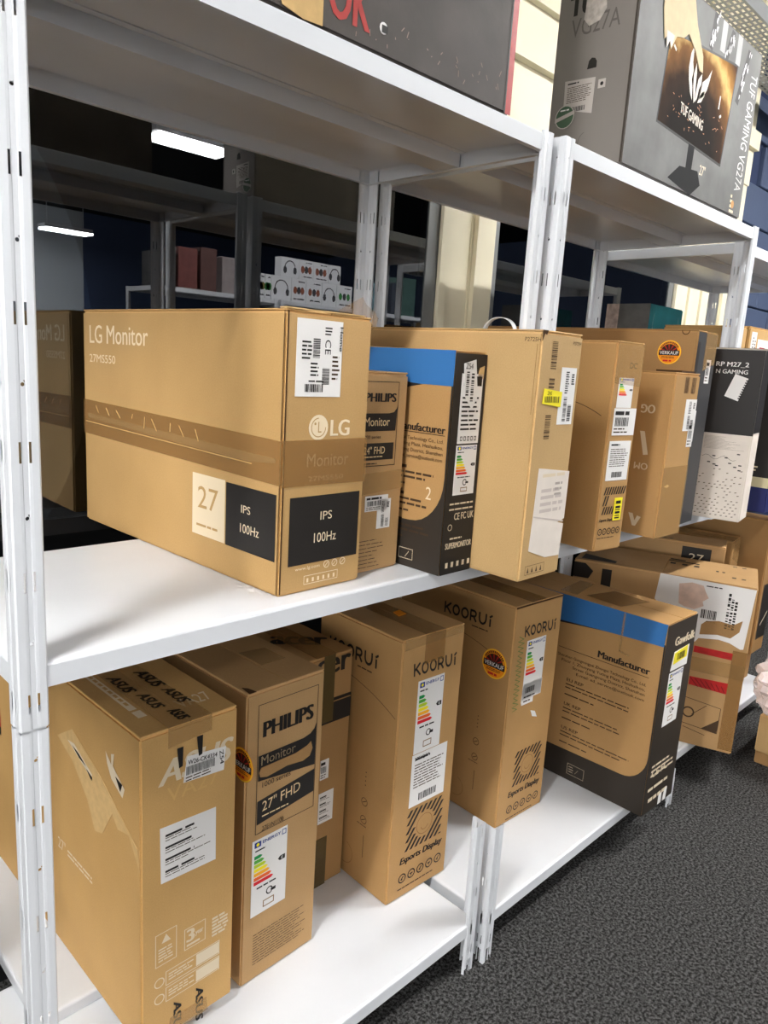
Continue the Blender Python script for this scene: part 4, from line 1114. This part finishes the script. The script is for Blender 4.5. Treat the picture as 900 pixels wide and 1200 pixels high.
def art():
    """printed picture on the box: a dark globe with a golden rim of light"""
    m = bpy.data.materials.new('monitor_picture'); m.use_nodes = True; nt = m.node_tree; L = nt.links.new; b = nt.nodes['Principled BSDF']
    b.inputs['Roughness'].default_value = .7; b.inputs['Specular IOR Level'].default_value = .06
    tc = nt.nodes.new('ShaderNodeTexCoord')
    sub = nt.nodes.new('ShaderNodeVectorMath'); sub.operation = 'DISTANCE'; sub.inputs[1].default_value = (.30, 0, .06)
    n = nt.nodes.new('ShaderNodeTexNoise'); n.inputs['Scale'].default_value = 22; n.inputs['Detail'].default_value = 5
    L(tc.outputs['Object'], n.inputs['Vector']); L(tc.outputs['Object'], sub.inputs[0])
    ad = nt.nodes.new('ShaderNodeMath'); ad.operation = 'MULTIPLY_ADD'; ad.inputs[1].default_value = .06
    L(n.outputs['Fac'], ad.inputs[0]); L(sub.outputs['Value'], ad.inputs[2])
    rp = nt.nodes.new('ShaderNodeValToRGB'); cr = rp.color_ramp
    cr.elements[0].position = .16; cr.elements[0].color = (.010, .006, .004, 1)
    cr.elements[1].position = .36; cr.elements[1].color = (.05, .018, .006, 1)
    for q, c in ((.22, (.035, .016, .007, 1)), (.27, (.22, .10, .030, 1)), (.297, (.80, .52, .20, 1)), (.315, (.42, .20, .05, 1))):
        e_ = cr.elements.new(q); e_.color = c
    L(ad.outputs[0], rp.inputs['Fac']); L(rp.outputs['Color'], b.inputs['Base Color'])
    return m
TG = mat('grey_carton_print', (92, 92, 90), .55, var=.30, vscale=9, bump=.05, bscale=90)
C = Carton('tall grey carton with monitor picture on top of the second rack', PB['TU'], mat('grey_carton', (128, 122, 117), .5, var=.04))
f, l = C.F('F'), C.F('L'); p = C.pr
quad(p, f, .003, .003, .652, .400, TG, .0005)
# monitor picture with stand
t3(p, f, [(.126, .112), (.487, .096), (.512, .337), (.142, .300)], INK, .0008); t3(p, f, [(.131, .117), (.482, .102), (.507, .331), (.147, .295)], art(), .0011)
t3(p, f, [(.295, .02), (.325, .015), (.330, .107), (.296, .107)], mat('stand_print', (26, 26, 28), .7, spec=.1), .0009); t3(p, f, [(.212, .016), (.335, .0), (.385, .032), (.363, .060), (.265, .052)], mat('stand_print', (26, 26, 28), .7, spec=.1), .0007)
EM = mat('emblem_print', (224, 214, 198), .5)
for pts in ([(.262, .305), (.250, .285), (.247, .255), (.254, .232), (.268, .208), (.282, .196), (.276, .222), (.268, .236), (.272, .255), (.264, .270)],
            [(.284, .275), (.276, .250), (.280, .225), (.292, .192), (.296, .200), (.292, .230), (.290, .255)],
            [(.318, .262), (.302, .245), (.298, .220), (.296, .195), (.306, .205), (.310, .226), (.320, .240)],
            [(.368, .285), (.350, .262), (.326, .246), (.322, .225), (.316, .206), (.334, .215), (.352, .235), (.360, .256)],
            [(.338, .232), (.318, .214), (.312, .198), (.330, .204), (.344, .222)]): t3(p, f, pts, EM, .0015)
text(p, f, 'TUF GAMING', EM, (.231, .158), (.356, .148), (.231, .180), e=.0015, bold=.015)
for _ in range(34):
    a, b = random.uniform(.16, .47), random.uniform(.125, .20); stroke(p, f, (a, b), (a + random.uniform(-.01, .01), b + random.uniform(-.004, .006)), .002, mat('ember_print', (170, 110, 70), .5), .0014)
for a, b in (((.43, .215), (.432, .245)), ((.165, .275), (.178, .268)), ((.44, .20), (.45, .205))): stroke(p, f, a, b, .006, EM, .0016)
textr(p, f, '27"', GREYINK, .372, .055, .405, .078, e=.0009)
text(p, f, 'TUF GAMING VG27A', mat('silver_ink', (196, 194, 192), .4), (.600, .345), (.592, .062), (.640, .345), e=.0009, bold=-.012)
[quad(p, f, .578, .006 + k * .012, .606 - k * .006, .013 + k * .012, GREYINK, .0009) for k in range(4)]
disc(p, f, .595, .027, .010, mat('gold_dot', (190, 140, 80)), .0012)
# parcel tape remains and a torn flap hanging over the picture
slab('torn_patch', f, [(.095, .404), (.099, .324), (.117, .272), (.14, .292), (.150, .262), (.17, .292), (.204, .300), (.225, .315), (.268, .292), (.300, .262), (.317, .262), (.308, .295), (.260, .345), (.225, .404)], mat('torn_pale', (226, 205, 168), .8, var=.06, vscale=40), C.root, .0015, .0014)
slab('torn_patch', f, [(.122, .290), (.128, .258), (.140, .275), (.150, .262), (.158, .290)], PAPER2, C.root, .0006, .0030)
GLINT = mat('clear_tape_glint', (222, 222, 224), .3)  # clear tape highlights, painted as pale flecks
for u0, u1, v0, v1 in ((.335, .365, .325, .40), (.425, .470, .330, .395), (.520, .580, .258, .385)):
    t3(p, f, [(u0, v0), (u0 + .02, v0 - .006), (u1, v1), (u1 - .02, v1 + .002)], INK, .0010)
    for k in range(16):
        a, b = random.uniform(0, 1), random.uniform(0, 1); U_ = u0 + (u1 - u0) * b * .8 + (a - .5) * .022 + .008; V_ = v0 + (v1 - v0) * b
        t3(p, f, [(U_, V_), (U_ + random.uniform(.002, .007), V_ - .004), (U_ + .006, V_ + random.uniform(.006, .016)), (U_ + .001, V_ + .008)], GLINT, .0016)
for u0 in (.395, .49): quad(p, f, u0, .335, u0 + .028, .400, mat('tape_sheen', (170, 170, 170), .3), .0009)  # sheen of the tape, painted as grey strips
# left face
textr(p, l, 'TUF', INK, .030, .312, .110, .350, bold=.05); textr(p, l, 'VG27A', mat('outline_dark', (96, 90, 86), .5), .036, .270, .152, .306, bold=-.01)
slab('torn_label', l, [(.066, .300), (.080, .284), (.105, .290), (.118, .310), (.112, .345), (.070, .345)], mat('scuffed_label', (176, 168, 160), .7, var=.2, vscale=90), C.root, .0006, .0010)
t3(p, l, [(.085, .200), (.107, .200), (.107, .212), (.102, .219), (.094, .221), (.088, .216)], INK)
shiplabel(C, l, .036, .115, .108, .185, 0, m=mat('dull_paper', (188, 180, 174), .6), poly=[(.036, .128), (.107, .111), (.108, .181), (.034, .186)])
o = slab('round_seal', l, [(.042 + .024 * math.cos(k * PI / 12), .113 + .024 * math.sin(k * PI / 12)) for k in range(24)], GREEN, C.root, .0006, .0012)
mb = MB(); t3(mb, l, [(.018, .104), (.066, .116), (.066, .124), (.018, .112)], mat('dull_paper', (188, 180, 174), .6), .0022); ring(mb, l, .042, .113, .024, .002, mat('dull_paper', (188, 180, 174), .6), .0022); fine(mb, l, .030, .124, .054, .130, 1, PAPER, .0022); mb.build('label_print', o)
C.label(l, rect(.116, .157, .133, .174), mat('dull_paper', (188, 180, 174), .6)); disc(p, l, .125, .165, .004, INK, .0016, 8)
ring(p, l, .102, .055, .022, .0012, mat('outline_dark', (96, 90, 86), .5), a0=2.0, a1=4.6)
stroke(p, l, (.1865, .003), (.1865, .40), .004, mat('dark_edge', (70, 62, 56), .7), .0008)
C.done()

# --- on the floor at the right ---------------------------------------------------
fc = thing('lidded_carton', 'pale brown lidded carton on the carpet under the plastic bag', 'carton', (1.607, -.50, .0005), 0)
soft_box('carton_body', .004, .396, .004, .406, 0, .185, K_DARK, fc, .003); soft_box('carton_lid', 0, .40, 0, .41, .046, .192, K_DELL, fc, .004)
bm = bmesh.new(); bmesh.ops.create_icosphere(bm, subdivisions=4, radius=1)
rnd = random.Random(3)
dirs = [(Vector((rnd.gauss(0, 1), rnd.gauss(0, 1), rnd.gauss(0, 1))).normalized(), rnd.uniform(.05, .16), rnd.uniform(3, 9), rnd.uniform(0, 6)) for _ in range(14)]
for v in bm.verts:
    n = v.co.normalized(); k = 1.0
    for d_, a, fq, ph in dirs: k += a * .8 * (abs(math.sin(fq * 1.4 * n.dot(d_) + ph)) - .6)
    v.co = Vector((n.x * .19 * k, n.y * .15 * k, max(n.z * .125 * k, -.105)))
o = bm_obj('plastic_bag', bm, film('pink_plastic', (238, 226, 224), .5, .12), None, False); o.location = (1.70, -.20, .2985)
o['label'] = 'crumpled pinkish clear plastic bag on the lidded carton at the right edge'; o['category'] = 'bag'

# ------------------------------------------------------------------ the rack across the aisle, seen mirrored in the glass
for k, x0 in enumerate((1.40, 2.45, 3.50)):
    t = rack_bay('white rack across the aisle, mirrored in the glass, ' + ('under the reddish boxes', 'under the headphone boxes', 'under the green grey box')[k], x0, x0 + 1.02, -3.06, 1.818, (.133, 1.008, 1.815), group='racks across the aisle')
WB = mat('white_product_box', (236, 236, 240), .4)
ORD = ('first', 'second', 'third', 'fourth', 'fifth', 'sixth', 'seventh', 'eighth')
def headphone_box(x, z, w, h, hue, label):
    t = thing('headphone_box', label, 'box', (x, -2.60, z), 0, 'headphone boxes across the aisle')
    soft_box('box_body', 0, w, -.085, 0, 0, h, WB, t, .002, 1)
    mb = MB(); F_ = Face('B', w, 0, h)
    HP = mat('headphone_print', (70, 70, 74), .5)
    if hue == 0:
        ring(mb, F_, w / 2, h * .50, min(w, h) * .36, .008, HP, n=16, a0=-.2, a1=PI + .2)
        for sg in (-1, 1): disc(mb, F_, w / 2 + sg * min(w, h) * .33, h * .36, .018, HP, ry=.028, n=12)
    else:
        c = mat('accent_%d' % hue, ((120, 110, 60), (150, 90, 70), (60, 140, 70))[hue % 3], .5)
        for i in range(3):
            disc(mb, F_, w * (.25 + i * .25), h * .5, .02, HP if i == 1 else c, ry=.03, n=10)
        fine(mb, F_, w * .1, h * .08, w * .9, h * .2, 1, HP); fine(mb, F_, w * .1, h * .82, w * .6, h * .92, 1, HP)
    mb.build('box_picture', t)
    return t
x = 2.18
HL = 'small white headphone box on the far rack top, mirrored in the glass'
for i in range(8):
    w_ = (.07, .07, .06, .20, .15, .17, .16, .18)[i]
    headphone_box(x, 1.8155, w_ - .004, .185, (1, 3, 2, 0, 1, 4, 0, 2)[i], 'white headphone box mirrored in the dark glass, %s in the lower row' % ORD[i])
    x += w_
x = 2.47
for i in range(4):
    w_ = (.18, .15, .16, .14)[i]; headphone_box(x, 2.0012, w_ - .004, .15, (0, 1, 4, 0)[i], 'white headphone box mirrored in the dark glass, %s in the upper row' % ORD[i]); x += w_
for i, (x, w_, h, c, nm) in enumerate(((1.42, .14, .24, (30, 30, 33), 'black'), (1.57, .16, .28, (120, 70, 66), 'reddish'), (1.75, .14, .30, (96, 66, 62), 'brownish'), (1.93, .12, .26, (150, 140, 140), 'pale'), (3.50, .06, .26, (96, 130, 140), 'pale blue'), (3.60, .07, .24, (120, 96, 110), 'mauve'), (3.72, .06, .28, (60, 66, 78), 'slate'), (3.84, .20, .34, (70, 96, 92), 'green grey'))):
    o = soft_box('product_box', 0, w_ - .006, -.25, 0, 0, h, mat('mirrored_%d' % i, c, .5, var=.15, vscale=20), None, .003, 1)
    o.location = (x, -2.60, 1.8155); o['label'] = nm + ' product box on the far rack top, mirrored in the glass'; o['category'] = 'box'
